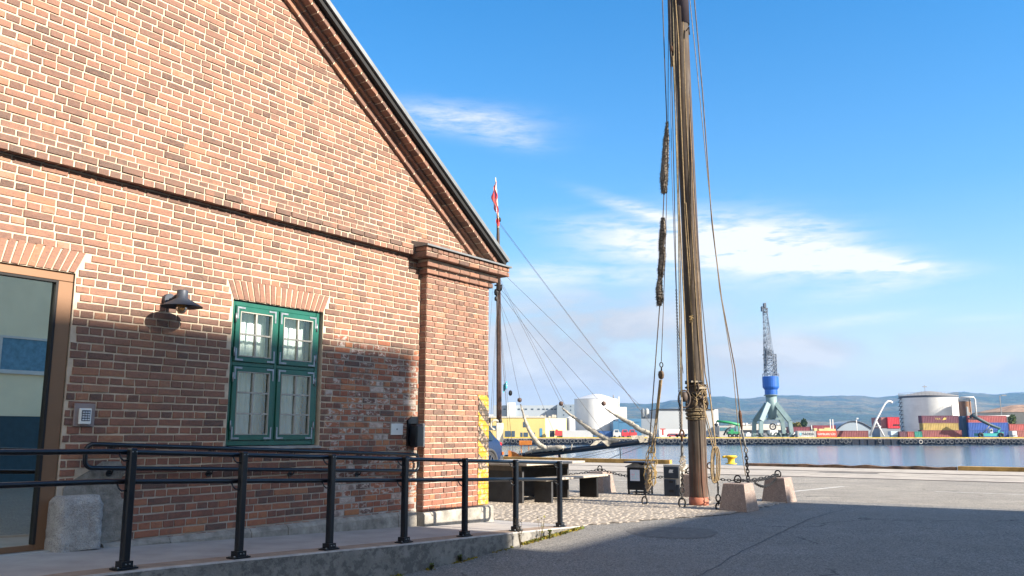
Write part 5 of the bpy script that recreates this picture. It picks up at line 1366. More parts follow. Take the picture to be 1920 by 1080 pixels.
# ================================================================== SAILING SHIP AT THE QUAY
def make_ship():
    base = Vector((-1.2, 46.5, -2.2))
    t = thing('sailing_ship', 'moored wooden sailing ship with dark bowsprit and furled white jibs', 'ship', base)
    dirv = (at(1230, 826, 41.5)-at(1012, 848, 44.8)); bow = at(1000, 852, 45.0)
    ax = Vector((dirv.x, dirv.y, 0)).normalized(); sd_ = Vector((-ax.y, ax.x, 0))
    hullm = mat('varnished_hull', (.20, .085, .03), .35, var=.25, scale=2); wh = mat('cream_hull_rail', (.60, .55, .45), .6, var=.15)
    m = MB(); m.smooth = True; rings = []
    for (d, hw, zk, zd) in ((.3, .05, -1.9, .25), (-.8, .75, -2.6, .12), (-2.2, 1.5, -2.8, .0), (-5, 2.3, -2.9, -.1), (-10, 2.5, -2.9, -.2), (-15, 2.0, -2.8, -.1), (-18, 1.2, -2.4, .1)):
        c = bow+ax*d; pr = []
        for f_, y in ((1, zd), (1.0, zd-.6), (.85, -1.6), (.3, zk), (-.3, zk), (-.85, -1.6), (-1.0, zd-.6), (-1, zd)): pr.append((c.x+sd_.x*hw*f_, c.y+sd_.y*hw*f_, y))
        rings.append(m.add(pr))
    for a, b in zip(rings, rings[1:]):
        for j in range(8): m.face([a+j, a+(j+1) % 8, b+(j+1) % 8, b+j])
    m.face([rings[0]+j for j in range(8)]); m.face([rings[-1]+j for j in range(8)][::-1]); m.build('hull', hullm, t, world=True)
    # varnished deckhouse end and cat rail
    m = MB(); o = at(962, 862, 45.5)
    pts = [at(953, 866, 45.4), at(953, 844, 45.4), at(957, 845, 45.4), at(966, 848, 45.4), at(975, 853, 45.4), at(986, 858, 45.4), at(990, 866, 45.4)]
    m.prism(pts, (0, -.5, 0), (0, .7, 0)); m.build('deckhouse', mat('orange_varnish', (.42, .15, .035), .3, var=.2, scale=3), t, world=True)
    m = MB(); a = at(973, 830.5, 46); m.bevbox(a.x, a.x+.68, 45.8, 46.3, a.z-.12, a.z+.12, .02); m.bevbox(a.x+.1, a.x+.14, 46, 46.05, a.z-1.2, a.z-.121, .005); m.bevbox(a.x+.5, a.x+.54, 46, 46.05, a.z-1.2, a.z-.121, .005); m.build('deck_box', mat('orange_varnish', (.42, .15, .035)), t, world=True)
    # mast
    mz = lambda py: at(935, py, 45.9)
    m = MB(); m.tube([at(936, 880, 45.9), at(935.5, 700, 45.9), at(934.5, 520, 45.9), at(934, 460, 45.9)], [.145, .14, .125, .12], 14); m.build('mast', mat('varnished_mast', (.085, .045, .03), .5, var=.25), t, world=True)
    m = MB(); m.tube([at(934.5, 545, 45.75), at(934, 440, 45.8), at(933, 395, 45.85)], [.10, .085, .06], 12); m.build('topmast', mat('dark_topmast', (.05, .035, .028), .6), t, world=True)
    m = MB()
    for (px, py, s) in ((931, 548, .12), (938, 540, .10), (930, 560, .08), (936.5, 412, .08)): block(m, at(px, py, 45.8), s*1.5)
    m.obox(at(927, 535, 45.9), at(942, 535, 45.9), .1, .07); m.build('crosstrees', CHAIN, t, world=True)
    m = MB(); m.tube([at(934.5, 428, 45.7), at(933, 395, 45.7), at(929, 333, 45.7)], [.05, .045, .03], 10); m.build('flagpole', mat('cream_pole', (.62, .57, .40), .6), t, world=True)
    # pin rails and cream boards round the mast foot
    m = MB(); a = at(934, 790, 45.6); m.torus(at(929, 797, 45.5), (1, 0, 0), (0, 0, 1), .25, .06); m.bevbox(a.x-.1, a.x+.28, 45.4, 45.7, at(0, 832, 45.6).z, at(0, 793, 45.6).z, .03); m.build('fife_rail', wh, t, world=True)
    # bowsprit
    A, B = at(948, 859, 45.9), at(1233, 825.5, 41.4)
    m = MB(); m.tube([A, A.lerp(B, .25), A.lerp(B, .8), B], [.17, .16, .13, .10], 14); m.build('bowsprit', mat('black_blue_spar', (.012, .018, .03), .4, var=.2), t, world=True)
    m = MB(); m.obox(at(1047, 842, 44.3), at(1050, 862, 44.3), .12, .2); m.obox(at(1162, 835, 42.5), at(1164, 866, 42.5), .035, .035); m.build('dolphin_striker', CHAIN, t, world=True)
    m = MB(); pts = [at(x, y, 45.0-.02*(x-985)) for x, y in ((985, 850), (1000, 845), (1015, 842), (1030, 841), (1045, 840), (1056, 838))]; m.tube(pts, [.05, .10, .13, .11, .14, .07], 9)
    for k in range(7): m.torus(pts[min(5, k*5//6)]+Vector((.12*k-.3, 0, 0)), (0, 1, 0), (.2, 0, 1), .14, .02, None, 14, 5)
    m.build('canvas_heap', mat('furled_canvas', (.38, .345, .285), .9, var=.3, scale=6, bump=.8, bscale=14), t, world=True)
    # furled jibs
    cloth = MATS['furled_canvas']
    for (path, ya, yb) in (([(976, 758), (981, 775), (986, 792), (992, 806), (1000, 820), (1010, 833), (1024, 841), (1042, 839), (1052, 838)], 45.2, 44.2), ([(1054, 765), (1068, 777), (1085, 789), (1105, 804), (1122, 815), (1138, 823), (1150, 826), (1160, 828)], 44.3, 42.6), ([(1134, 765), (1150, 776), (1168, 786), (1185, 795), (1200, 806), (1216, 812), (1228, 822)], 42.9, 41.5)):
        m = MB(); pts = rope_pts(path, ya, yb, 5); n = len(pts); rg = random.Random(n)
        rad = [(.05+.125*min(1, 2.2*i/n))*(1-.10*math.sin(i*1.7))*(.93 if i < n-3 else .75)*rg.uniform(.9, 1.12) for i in range(n)]
        m.tube(pts, [r*.72 for r in rad], 10)
        for i in range(3, n, 4): m.torus(pts[i], (pts[min(i+1, n-1)]-pts[i-1]).cross(Vector((0, 1, 0))), (0, 1, 0), rad[i]*.78, .02, None, 12, 5)
        q = pts[-3]
        for k in range(4):
            d = Vector((rg.uniform(-.5, .3), 0, -rg.uniform(.1, .35))); m.quad(q+Vector((-.3*k+.2, 0, .05)), q+Vector((-.3*k-.15, 0, .02)), q+Vector((-.3*k-.1, -.05, 0))+d, q+Vector((-.3*k+.15, -.05, 0))+d*.8)
        m.build('furled_jib', cloth, t, world=True)
        k = MB(); k.smooth = True; k.lathe([(.02, -.12), (.10, -.08), (.12, 0), (.10, .08), (.02, .12)], tuple(pts[0]+Vector((-.05, 0, .22))), 12); k.build('sail_block', mat('dark_wood_block', (.09, .05, .035), .6, var=.3), t, world=True)
    # standing rigging: forestays to the bowsprit and shrouds beside the mast
    stays = [((937, 418), (1240, 822), 45.8, 41.3, .014), ((936, 505), (1200, 760), 45.8, 42.0, .013), ((935, 545), (1140, 822), 45.8, 42.8, .013), ((935, 538), (1135, 765), 45.8, 42.9, .013), ((936, 525), (1056, 765), 45.8, 44.3, .013), ((936, 520), (1062, 765), 45.8, 44.3, .011), ((935, 560), (1050, 838), 45.8, 44.4, .011),
             ((936, 560), (976, 755), 45.8, 45.2, .011), ((934, 560), (963, 865), 45.6, 45.4, .012), ((935, 580), (950, 760), 45.6, 45.5, .010), ((933, 550), (916, 862), 45.6, 45.3, .014), ((933, 550), (921, 862), 45.6, 45.4, .012), ((936, 600), (957, 860), 45.6, 45.4, .010), ((932, 425), (917, 640), 45.8, 45.6, .008), ((936, 420), (1196, 765), 45.8, 42.1, .010),
             ((1233, 827), (1052, 868), 41.4, 44.5, .012), ((1233, 827), (1120, 868), 41.4, 44.0, .016), ((1163, 838), (1040, 866), 42.5, 44.6, .014), ((1163, 850), (1128, 868), 42.5, 43.8, .014)]
    m = MB()
    for (a, b, ya, yb, r) in stays: m.tube([at(*a, ya), at(*b, yb)], r*.72, 5)
    m.build('standing_rigging', mat('rigging_wire', (.10, .095, .095), .6), t, world=True)
    m = MB()
    for (px, py) in ((917, 788), (957, 737), (938, 790)): block(m, at(px, py, 45.5), .13)
    m.build('deadeyes', TAR, t, world=True)
    # flags
    red = mat('flag_red', (.58, .055, .05), .8, var=.1); blue = mat('flag_blue', (.02, .025, .16), .8); 
    fl = MB(); cols = {}
    n, r_ = 14, 26
    def fp(u_, v_):   # u across 0..1, v down 0..1; hangs limp beside the pole
        px = 929.5+6.5*v_-(9.5*math.sin(math.pi*min(1, v_*1.25)**.8)*u_ if v_ < .8 else 4*u_)+1.4*math.sin(v_*22+u_*4); py = 336+88*v_+10*u_*(1-v_)
        return at(px, py, 45.6-.25*math.sin(u_*9+v_*5)*u_)
    for j in range(r_+1):
        for i in range(n+1): fl.v.append(tuple(fp(i/n, j/r_)))
    fl.smooth = True
    for j in range(r_):
        for i in range(n):
            u_, v_ = (i+.5)/n, (j+.5)/r_; dg = v_*1.7+u_*.9
            cr = abs((dg % .62)-.31)
            fl.cur = 2 if cr < .045 else (1 if cr < .095 else 0)
            a = j*(n+1)+i; fl.face([a, a+1, a+n+2, a+n+1])
    tag(fl.build('flag', [red, mat('flag_white', (.7, .7, .7), .8), blue], org=tuple(at(929, 336, 45.6))), 'limp red flag with a white and blue cross at the ship masthead', 'flag')
    fl = MB(); P0 = [(944, 716), (952, 714), (951, 724), (944, 738)]
    fl.cur = 0; nn = 8
    for j in range(nn):
        for i in range(nn):
            def q(u_, v_):
                px = 943.5+7.5*u_; py = 722+15*v_-8*u_*(1-v_*.2)-v_*4*u_; return at(px, py, 45.3+.15*math.sin(u_*6))
            fl.cur = 1 if (i+j*2) % 7 == 3 else 0
            fl.quad(q(i/nn, j/nn), q((i+1)/nn, j/nn), q((i+1)/nn, (j+1)/nn), q(i/nn, (j+1)/nn))
    tag(fl.build('pennant', [mat('teal_cloth', (.02, .34, .42), .8), mat('flag_white', (.7, .7, .7))], org=tuple(at(944, 738, 45.3))), 'small teal pennant with white stripes flying right of the ship mast', 'flag')
make_ship()

# ================================================================== FAR QUAY
FY = 270.0
def fbox(mb, x0, x1, y0, y1, Y, dep):
    """box whose front face covers pixels x0..x1, y0..y1 when it stands Y metres away"""
    a = at(x0, y1, Y); b = at(x1, y1, Y); mb.box(a.x, b.x, Y, Y+dep, max(a.z, -.02), at(x0, y0, Y).z)
def gp(px, Y): p = at(px, 815, Y); return Vector((p.x, Y, -.02))
def simple(name, label, cat, Y, x, m, shapes, group=None):
    """one-mesh thing from pixel boxes (x0, x1, y0, y1, dY, depth)"""
    mb = MB()
    for (x0, x1, y0, y1, dY, dep) in shapes: fbox(mb, x0, x1, y0, y1, Y+dY, dep)
    return tag(mb.build(name, m, org=tuple(gp(x, Y))), label, cat, group)
def make_far_quay():
    q = MB(); dk = mat('navy_quay_piles', (.008, .014, .028), .8, var=.5, scale=.6, stretch=(1, 1, .2)); 
    x0, x1 = -95, 230
    q.cur = 0; q.box(x0, x1, FY, FY+6, -6, -.42)
    q.cur = 2; q.box(x0, x1, FY-.15, FY+6, -.41, -.12)
    q.cur = 1; q.box(x0, x1, FY-.05, FY+.5, -.115, .16)
    q.cur = 3
    k = x0
    while k < x1:
        q.box(k, k+.22, FY-.2, FY-.02, -2.4, -.45); k += 2.45
    struct(q, 'far_quay', [dk, mat('yellow_kerb', (.55, .40, .05), .8, var=.3, scale=.8), mat('grey_quay_beam', (.30, .25, .22), .9, var=.25, scale=.5), mat('dark_pile', (.015, .022, .035), .8, var=.3)])
    # tyres hung as fenders
    tm = MB(); tm.torus((0, 0, 0), (1, 0, 0), (0, 0, 1), .54, .125, None, 18, 8)
    rub = mat('grey_tyre', (.10, .105, .11), .85, var=.3, scale=2)
    rg = random.Random(6); proto = None; px = 944
    skip = [(1556, 1572), (1596, 1640), (1652, 1690)]
    while px < 1918:
        if not any(a < px < b for a, b in skip):
            p = at(px, 827+rg.uniform(-1.0, 1.6), FY-.42)
            if proto is None:
                proto = tm.build('fender_tyre', rub); tag(proto, 'grey tyre hung as a fender in the row along the far quay wall', 'tyre', 'tyre fenders along the far quay'); o = proto
            else: o = proto.copy(); COL.objects.link(o)
            o.location = p; o.rotation_euler = (0, rg.uniform(0, 3), rg.uniform(-.12, .12))
        px += rg.uniform(6.8, 10.2)
    o = proto.copy(); COL.objects.link(o); o.location = at(1726.5, 828.5, FY-.6); o.data = proto.data.copy(); o.data.materials.clear(); o.data.materials.append(mat('pale_tyre', (.42, .40, .36), .8)); o['label'] = 'palest tyre fender, hanging alone below the maroon container stack'
make_far_quay()

def container(x0, x1, y0, y1, Y, col, label, dep=2.44, group='shipping containers on the far quay', side=0, ind=None):
    a = at(x0, y1, Y); b = at(x1, y0, Y); L = b.x-a.x; h = b.z-max(a.z, -.02); z0 = max(a.z, -.02)
    t = thing('shipping_container', label, 'container', Vector((a.x, Y, z0)), 0, group)
    m_ = mat('container_%02d%02d%02d' % tuple(int(c*99) for c in col), col, .6, var=.18, scale=.5)
    mb = MB(); e = .12; n = max(3, int(L/.55)); 
    # corrugated long side, plain ends and roof
    xs = [e+(L-2*e)*k/(n*2) for k in range(n*2+1)]
    for k in range(n*2):
        y_a = .09 if (k//1) % 2 == 0 else .03; y_b = .03 if (k//1) % 2 == 0 else .09
        mb.quad((xs[k], y_a, .14), (xs[k+1], y_b, .14), (xs[k+1], y_b, h-.14), (xs[k], y_a, h-.14))
    mb.box(.1, L-.1, .10, dep, .08, h-.06); mb.build('body', m_, t)
    f = MB(); f.box(0, e, 0, dep+.05, 0, h); f.box(L-e, L, 0, dep+.05, 0, h); f.box(e, L-e, 0, .1, 0, .14); f.box(e, L-e, 0, .1, h-.14, h); f.build('frame', m_, t)
    return t, L, h
FONTM = lambda x, z: Matrix.Translation((x, -.02, z)) @ Matrix.Rotation(math.pi/2, 4, 'X')
def make_containers():
    Y = 285
    t, L, h = container(1496, 1530, 808, 820.5, 279, (.40, .40, .39), 'pale grey container lettered MAERSK beside the orange one')
    lettering('lettering', 'MAERSK', 1.15, mat('navy_print', (.03, .05, .08), .7), t, FONTM(L*.56, h*.52), 1.0); s = MB(); s.box(L*.10, L*.2, -.03, -.001, h*.36, h*.72); s.build('logo', mat('sky_blue_print', (.2, .5, .7), .7), t)
    t, L, h = container(1533, 1568, 808, 820.5, 279.5, (.58, .075, .035), 'bright orange red container lettered HAMBURG SÜD in white')
    lettering('lettering', 'HAMBURG SÜD', .92, mat('white_print', (.75, .75, .73), .7), t, FONTM(L*.48, h*.5), .9)
    t, L, h = container(1729, 1803, 806.5, 820.5, Y, (.20, .055, .05), 'long brown red container at the bottom of the maroon and mustard stack')
    t, L, h = container(1731, 1797, 793.2, 806.5, Y, (.33, .235, .065), 'mustard yellow container in the middle of the three high stack')
    t, L, h = container(1729, 1797, 779.3, 793.1, Y, (.105, .028, .05), 'dark maroon container with a gold bird emblem on top of its stack')
    s = MB(); cx, cz = L*.59, h*.55
    for k in range(4): s.prism([(cx-.5+.25*k, 0, cz-.5+.08*k), (cx-.1+.3*k, 0, cz+.15), (cx+.5+.2*k, 0, cz+.62-.05*k), (cx+.1+.22*k, 0, cz-.15)], (0, -.03-.002*k, 0), (0, -.001, 0))
    s.build('bird_emblem', mat('gold_print', (.55, .40, .10), .6), t)
    lettering('lettering', 'TEX', .8, mat('gold_print', (.55, .40, .10)), t, FONTM(L*.43, h*.55), 1.3)
    container(1687, 1701, 809, 820.5, 283, (.10, .035, .05), 'dark maroon container end left of the green one', 6)
    container(1701.3, 1714.5, 809, 820.5, 283, (.25, .065, .05), 'brick red container end between the maroon and green ones', 6)
    container(1715, 1729, 809, 820.5, 283, (.02, .19, .15), 'sea green container end standing left of the stack', 6)
    container(1653, 1665, 782.5, 803, 300, (.30, .12, .12), 'faded pink red container left of the bright red one', 8)
    t, L, h = container(1665.3, 1686, 782, 803, 299, (.50, .02, .035), 'bright red container with dark lettering beside the big white tank', 8)
    s = MB()
    for k in range(4): s.box(L*.45+.62*k, L*.45+.62*k+.4, -.03, -.001, h*.22, h*.36)
    s.build('lettering', mat('black_print', (.03, .02, .02), .7), t)
    sh = MB(); a = at(1650, 803, 299); b = at(1690, 820, 299); sh.box(a.x, b.x, 299.2, 306, -.02, a.z-.05); tag(sh.build('container_rack', mat('grey_shed_steel', (.22, .25, .29), .7, var=.2, scale=.2), org=(a.x, 299.2, -.02)), 'grey blue shed carrying the two red containers', 'shed')
    container(1817, 1891, 806.3, 820.5, 288, (.012, .06, .26), 'bright blue container at the bottom behind the reach stacker')
    container(1816.5, 1890, 792.3, 806.2, 288, (.015, .065, .29), 'bright blue container in the middle of the stack behind the reach stacker')
    container(1815.5, 1887, 779.3, 792.2, 288, (.28, .06, .06), 'dusty red container on top of the two blue ones')
    container(1808, 1816, 780, 820.5, 289, (.02, .06, .12), 'dark navy container end left of the blue stack', 8)
    container(1893, 1925, 795, 807.5, 291, (.32, .065, .055), 'red container at the right edge with a pale roof')
    container(1908, 1930, 808, 820.5, 286, (.24, .075, .06), 'rusty red container low at the right edge')
    container(1479, 1519, 800.5, 812, 300, (.15, .03, .045), 'long maroon container left of the grey lettered one')
    container(1525, 1567, 797.5, 808, 302, (.19, .03, .045), 'long dark red container behind the yellow loader')
    container(1567, 1628, 807.5, 820.5, 287, (.17, .045, .045), 'long maroon container with three dark holes below the arched hall')
    container(1113, 1121, 808, 820.5, 292, (.05, .13, .26), 'small blue container left under the round white tank')
    container(1123, 1148, 808, 820.5, 292, (.02, .08, .24), 'blue container under the round white tank')
make_containers()

def tank(name, label, px0, px1, ytop, ybot, Y, m, roof, rail=True, roofm=None):
    k_ = (px1-px0)/2/F*math.cos(math.atan(((px0+px1)/2-960)/F)); r = k_*Y/(1-k_); cx = at((px0+px1)/2, ytop, Y+r).x; h = at(px0, ytop, Y).z+.02
    t = thing(name, label, 'tank', Vector((cx, Y+r, -.02)))
    mb = MB(); mb.lathe([(r, 0), (r, h)], (0, 0, 0), 64, caps=False); mb.build('shell', m, t)
    rf = MB(); rh = max(.4, at(px0, roof, Y+r).z-h); rf.lathe([(r*1.005, h-.15), (r*1.005, h+.02), (r*.25, h+rh*.92), (.12*r, h+rh), (.01, h+rh)], (0, 0, 0), 64, smooth=False); rf.build('roof', roofm or mat('grey_tank_roof', (.24, .235, .23), .8, var=.15, scale=.1), t)
    if rail:
        k = MB(); n = 48
        for j in range(n):
            a = 2*math.pi*j/n; k.tube([(r*math.cos(a), r*math.sin(a), h), (r*math.cos(a), r*math.sin(a), h+1.1)], .04, 4)
        for zz in (.55, 1.1): k.tube([(r*math.cos(2*math.pi*j/n), r*math.sin(2*math.pi*j/n), h+zz) for j in range(n)], .035, 4, closed=True)
        k.build('guard_rail', mat('grey_rail_steel', (.2, .21, .22), .6), t)
    return t, r, h
def make_industry():
    tw = mat('white_tank_panels', (.62, .63, .63), .6, var=.07, scale=.25)
    def panels(g, ob, c, b):
        sp = g.new('ShaderNodeSeparateXYZ'); g.l.new(ob, sp.inputs[0])
        f = g.math('FRACT', g.math('DIVIDE', sp.outputs[2], 1.9)); a = g.math('FRACT', g.math('MULTIPLY', g.math('ARCTAN2', sp.outputs[1], sp.outputs[0]), 9.2))
        ln = g.math('MAXIMUM', g.math('LESS_THAN', f, .05), g.math('LESS_THAN', a, .03)); return g.mix(g.math('MULTIPLY', ln, .22), c, (.35, .36, .37, 1))
    tp = mat('riveted_tank_plates', (.60, .61, .60), .6, var=.1, scale=.2, extra=panels)
    t, r, h = tank('storage_tank', 'biggest white storage tank with dark rim behind the container stacks', 1684, 1796, 740.5, 820, 310, tp, 733.5)
    m = MB(); m.lathe([(r*1.004, h-.75), (r*1.004, h-.16)], (0, 0, 0), 64, caps=False); m.build('rim_band', mat('dark_rim', (.06, .075, .10), .7), t)
    m = MB(); m.tube([(-1, 0, h+1.3), (-1, 0, h+4.2)], .08, 5); m.obox((-1.8, 0, h+3.5), (-.2, 0, h+3.5), .3, .3); m.build('roof_mast', mat('grey_rail_steel', (.2, .21, .22)), t)
    m = MB(); 
    for k in range(9):
        a0 = math.pi+.05; z = h-1-k*(h-2)/9; m.box(-r-1.1, -r-.05, -.6, .6, z, z+.15); m.obox((-r-.5, -.5, z), (-r-.9, .5, z-(h-2)/9), .12, .2)
    m.build('stair', mat('dark_rim', (.06, .075, .10)), t)
    t, r, h = tank('storage_tank', 'white round tank with a low conical roof above the ship bowsprit', 1077, 1158, 747, 820, 330, tw, 738.5, rail=False, roofm=mat('pale_tank_roof', (.42, .44, .47), .6, var=.08, scale=.1))
    m = MB(); m.box(-1.6, 1.6, -1.2, 1.2, h+1.5, h+2.1); m.tube([(r*.75, -r*.5, h), (r*.75, -r*.5, h+1.4)], .3, 6); m.build('roof_hatch', mat('grey_rail_steel', (.2, .21, .22)), t)
    m = MB()
    m.tube([(r+.15, -2, h+1), (r+.15, -2, 1)], .25, 5)
    m.build('ladder', mat('pale_ladder', (.5, .48, .42), .7), t)
    tank('storage_tank', 'small white tank between the yellow building and the round white tank', 1060.5, 1078, 783, 820, 318, tw, 781, rail=False, roofm=tw)
    rusty = mat('rust_streaked_roof', (.34, .22, .15), .9, var=.35, scale=.35, stretch=(1, 1, .2)); st = mat('stained_tank', (.48, .44, .36), .8, var=.25, scale=.15, stretch=(1, 1, .3))
    tank('storage_tank', 'wide low tank with a rusty cone roof at the right', 1822, 2012, 772, 820, 345, st, 759, rail=False, roofm=rusty)
    t, r, h = tank('storage_tank', 'rusty brown tank with a white pipe frame right of the biggest tank', 1796.5, 1820, 752, 820, 305, mat('rusty_tank', (.30, .17, .10), .85, var=.4, scale=.4, stretch=(1, 1, .25)), 750, rail=True)
    m = MB(); m.tube([(-2.6, -2.6, h+1.3), (2.0, -2.6, h+1.3), (2.4, -2.6, h+.6), (2.4, -2.6, h-7)], .28, 8); m.tube([(2.4, -2.6, h-5.3), (14, -2.6, h-5.2)], .22, 6); m.build('pipe', WHITE, t)
    m = MB(); m.box(-.9, -.35, -2.9, -2.3, 0, h-2); m.box(-.2, .2, -2.9, -2.3, 0, h-4); m.build('column', mat('grey_column', (.30, .31, .31), .7, var=.2), t)
    # yellow building
    yl = mat('yellow_cladding', (.50, .40, .155), .8, var=.08, scale=.1); yl2 = mat('pale_yellow_cladding', (.60, .51, .27), .8, var=.06, scale=.1)
    t = thing('yellow_building', 'long yellow industrial building with a blue door on the far quay', 'building', gp(985, 300))
    m = MB(); a = at(900, 783.5, 300); b = at(1022, 783.5, 300); c = at(1062, 783.5, 312); m.box(a.x, b.x, 300, 330, -.02, a.z)
    m.cur = 1; m.quad((b.x+.002, 300, -.02), (c.x, 312, -.02), (c.x, 312, a.z), (b.x+.002, 300, a.z)); m.quad((b.x, 300, a.z), (c.x, 312, a.z), (c.x, 330, a.z), (b.x, 330, a.z)); m.build('wall', [yl, yl2], t, world=True)
    m = MB(); m.box(a.x-.2, b.x+.1, 299.8, 330, a.z+.005, a.z+.5); m.build('roof_edge', mat('pale_roof_edge', (.45, .43, .38), .8), t, world=True)
    for (x0, x1, y0, y1) in ((947, 958, 808, 819), (959.5, 965.5, 808, 819), (976, 980, 811, 819), (982, 990, 811, 819), (998, 1003, 811, 819), (981, 988, 791, 801), (905, 914, 797, 806), (917, 931, 798, 806)):
        w_ = MB(); fbox(w_, x0, x1, y0, y1, 299.9, .08); w_.build('window', mat('dark_blue_glass', (.04, .07, .11), .2, spec=.7), t, world=True)
    w_ = MB(); fbox(w_, 1012, 1017, 803, 820, 299.9, .08); w_.build('door', mat('blue_door', (.06, .20, .34), .6), t, world=True)
    # cars and clutter in front of the yellow building
    simple('parked_van', 'red and white van standing right of the yellow building', 'van', 296, 1047, [mat('red_van', (.45, .05, .05), .5)], [(1041, 1054, 807, 817, 0, 2), (1042, 1046, 805, 807, .4, 1.5)])
    simple('goods_container', 'dark stack of goods before the yellow building side', 'stack', 297, 1036, mat('dark_goods', (.05, .055, .06), .8), [(1031, 1040, 807, 819.5, 0, 2)])
    simple('grey_shed', 'long pale grey shed below the round white tank', 'shed', 305, 1085, mat('pale_grey_shed', (.40, .42, .44), .7, var=.08, scale=.1), [(1055, 1112, 807, 820, 0, 8)])
    # grey building behind
    gb = mat('blue_grey_cladding', (.30, .345, .39), .7, var=.06, scale=.05); gl = mat('pale_grey_cladding', (.50, .52, .53), .7, var=.05, scale=.05)
    t = thing('grey_factory', 'long blue grey factory with a stair tower behind the yellow building', 'building', gp(1000, 380))
    m = MB(); fbox(m, 925, 1046, 760, 815, 380, 30); m.build('wall', gb, t, world=True)
    m = MB(); fbox(m, 951, 967, 754.5, 815, 378, 10); m.build('stair_tower', gl, t, world=True)
    m = MB(); fbox(m, 1045, 1080, 758.5, 815, 376, 30); m.build('side_wing', mat('slate_cladding', (.20, .245, .29), .7, var=.06, scale=.05), t, world=True)
    for x in (946, 973, 980, 986, 998, 1010, 1019, 1026, 1035, 1041):
        w_ = MB(); fbox(w_, x-2.2, x+2.2, 766, 768.5, 379.9, .1); w_.build('window', mat('dark_blue_glass', (.04, .07, .11)), t, world=True)
    for y in (762, 769, 778):
        for x in (1057, 1070):
            w_ = MB(); fbox(w_, x-1, x+1, y-1.2, y+1.2, 375.9, .1); w_.build('window', mat('dark_blue_glass', (.04, .07, .11)), t, world=True)
    rg = random.Random(17); m = MB()
    for k in range(16):
        x = rg.uniform(985, 1042); y = rg.uniform(777, 781); fbox(m, x, x+rg.uniform(2, 5), y, 783, 320+rg.uniform(0, 8), 2)
    m.build('roof_plant', mat('pale_roof_plant', (.48, .45, .40), .7, var=.3, scale=.2), t, world=True)
    simple('white_house', 'small white house at the shore left of the ship mast', 'house', 420, 921, WHITE, [(917, 925, 777, 785, 0, 8)])
    # blue building, towers
    simple('blue_building', 'blue industrial building right of the round white tank', 'building', 320, 1178, mat('blue_cladding', (.05, .15, .27), .6, var=.08, scale=.1), [(1150, 1160, 790, 820, -.3, 10), (1160.2, 1203, 785, 820, 0, 14), (1162, 1200, 790, 791.2, -.2, .15)])
    simple('concrete_tower', 'narrow grey tower behind the blue building', 'tower', 360, 1167, gl, [(1159, 1170, 763, 800, 0, 8), (1170.2, 1176, 763, 800, .3, 7)])
    for (x0, x1, lab) in ((1203.5, 1210, 'dark grey silo, left of the pair beside the grey block'), (1210.5, 1218.5, 'pale grey silo, right of the pair beside the grey block')):
        a = at(x0, 769, 335); b = at(x1, 769, 335); m = MB(); r = (b.x-a.x)/2; m.lathe([(r, 0), (r, a.z), (r*.6, a.z+.6), (.1, a.z+.8)], (0, 0, 0), 20); o = m.build('silo', mat('silo_dark', (.14, .16, .18), .7) if x0 < 1205 else mat('silo_pale', (.34, .35, .34), .7)); o.location = ((a.x+b.x)/2, 337, -.02); tag(o, lab, 'silo', 'silos')
    simple('grey_block', 'flat grey industrial block between the blue building and the pale hall', 'building', 322, 1220, mat('mid_grey_block', (.20, .23, .265), .7, var=.08, scale=.1), [(1203.2, 1236, 785, 820, 0, 12)])
    t = thing('pale_hall', 'big pale grey hall with a dark roof line behind the mast', 'building', gp(1290, 330))
    m = MB(); fbox(m, 1235, 1340, 768, 820, 330, 25); m.build('wall', mat('light_hall_cladding', (.33, .355, .375), .7, var=.05, scale=.1), t, world=True)
    m = MB(); fbox(m, 1234.5, 1340, 766.6, 767.9, 329.5, 26); m.build('roof_edge', TAR, t, world=True)
    m = MB(); fbox(m, 1340.2, 1348.5, 767.5, 820, 330, 10); m.build('end_wall', WHITE, t, world=True)
    simple('white_shed', 'low white shed in front of the pale hall', 'shed', 300, 1270, WHITE, [(1236, 1312, 805, 820, 0, 8)])
    simple('red_post', 'red T shaped post standing before the white shed', 'post', 296, 1243, mat('red_steel', (.42, .04, .03), .6), [(1238, 1248, 803.5, 805.5, 0, .5), (1241.5, 1244.5, 805.6, 816, 0, .4)])
    rg = random.Random(40)
    for k, (x0, c, lab) in enumerate(((1150, (.5, .5, .5), 'white delivery van parked under the tank'), (1166, (.5, .04, .05), 'red lorry cab parked by the blue building'), (1180, (.45, .05, .05), 'red lorry parked right of the red cab'), (1252, (.3, .05, .06), 'dark red car parked before the white shed'), (1266, (.4, .05, .05), 'bright red car parked before the white shed'), (1280, (.35, .36, .38), 'grey car parked before the white shed beside the mast'), (1326, (.12, .13, .15), 'dark car parked right of the mast'))):
        a = at(x0, 819, 290); tall = k < 3; Lc = 2.6 if tall else 4.0; hc = 2.6 if tall else 1.35
        t = thing('parked_vehicle', lab, 'vehicle', Vector((a.x, 290, -.02)), 0, 'vehicles parked along the far quay'); cm = mat('far_paint_%d' % k, c, .4)
        m = MB(); pr = [(0, 0, .3), (Lc, 0, .3), (Lc, 0, hc*.62), (Lc*.8, 0, hc*.66), (Lc*.68, 0, hc), (Lc*.15, 0, hc), (0, 0, hc*.64)]; m.prism(pr, (0, 0, 0), (0, 1.7, 0)); m.build('body', cm, t)
        m = MB(); m.box(Lc*.2, Lc*.66, -.02, -.001, hc*.66, hc*.93); m.build('window', mat('dark_blue_glass', (.04, .07, .11)), t)
        for xx in (.18, .8):
            m = MB(); m.lathe([(.33, 0), (.33, .2)], (0, 0, 0), 14); m.v = [(Lc*xx+x, -.05+z, .33+y) for x, y, z in m.v]; m.build('wheel', mat('tyre_rubber', (.025, .025, .027)), t)
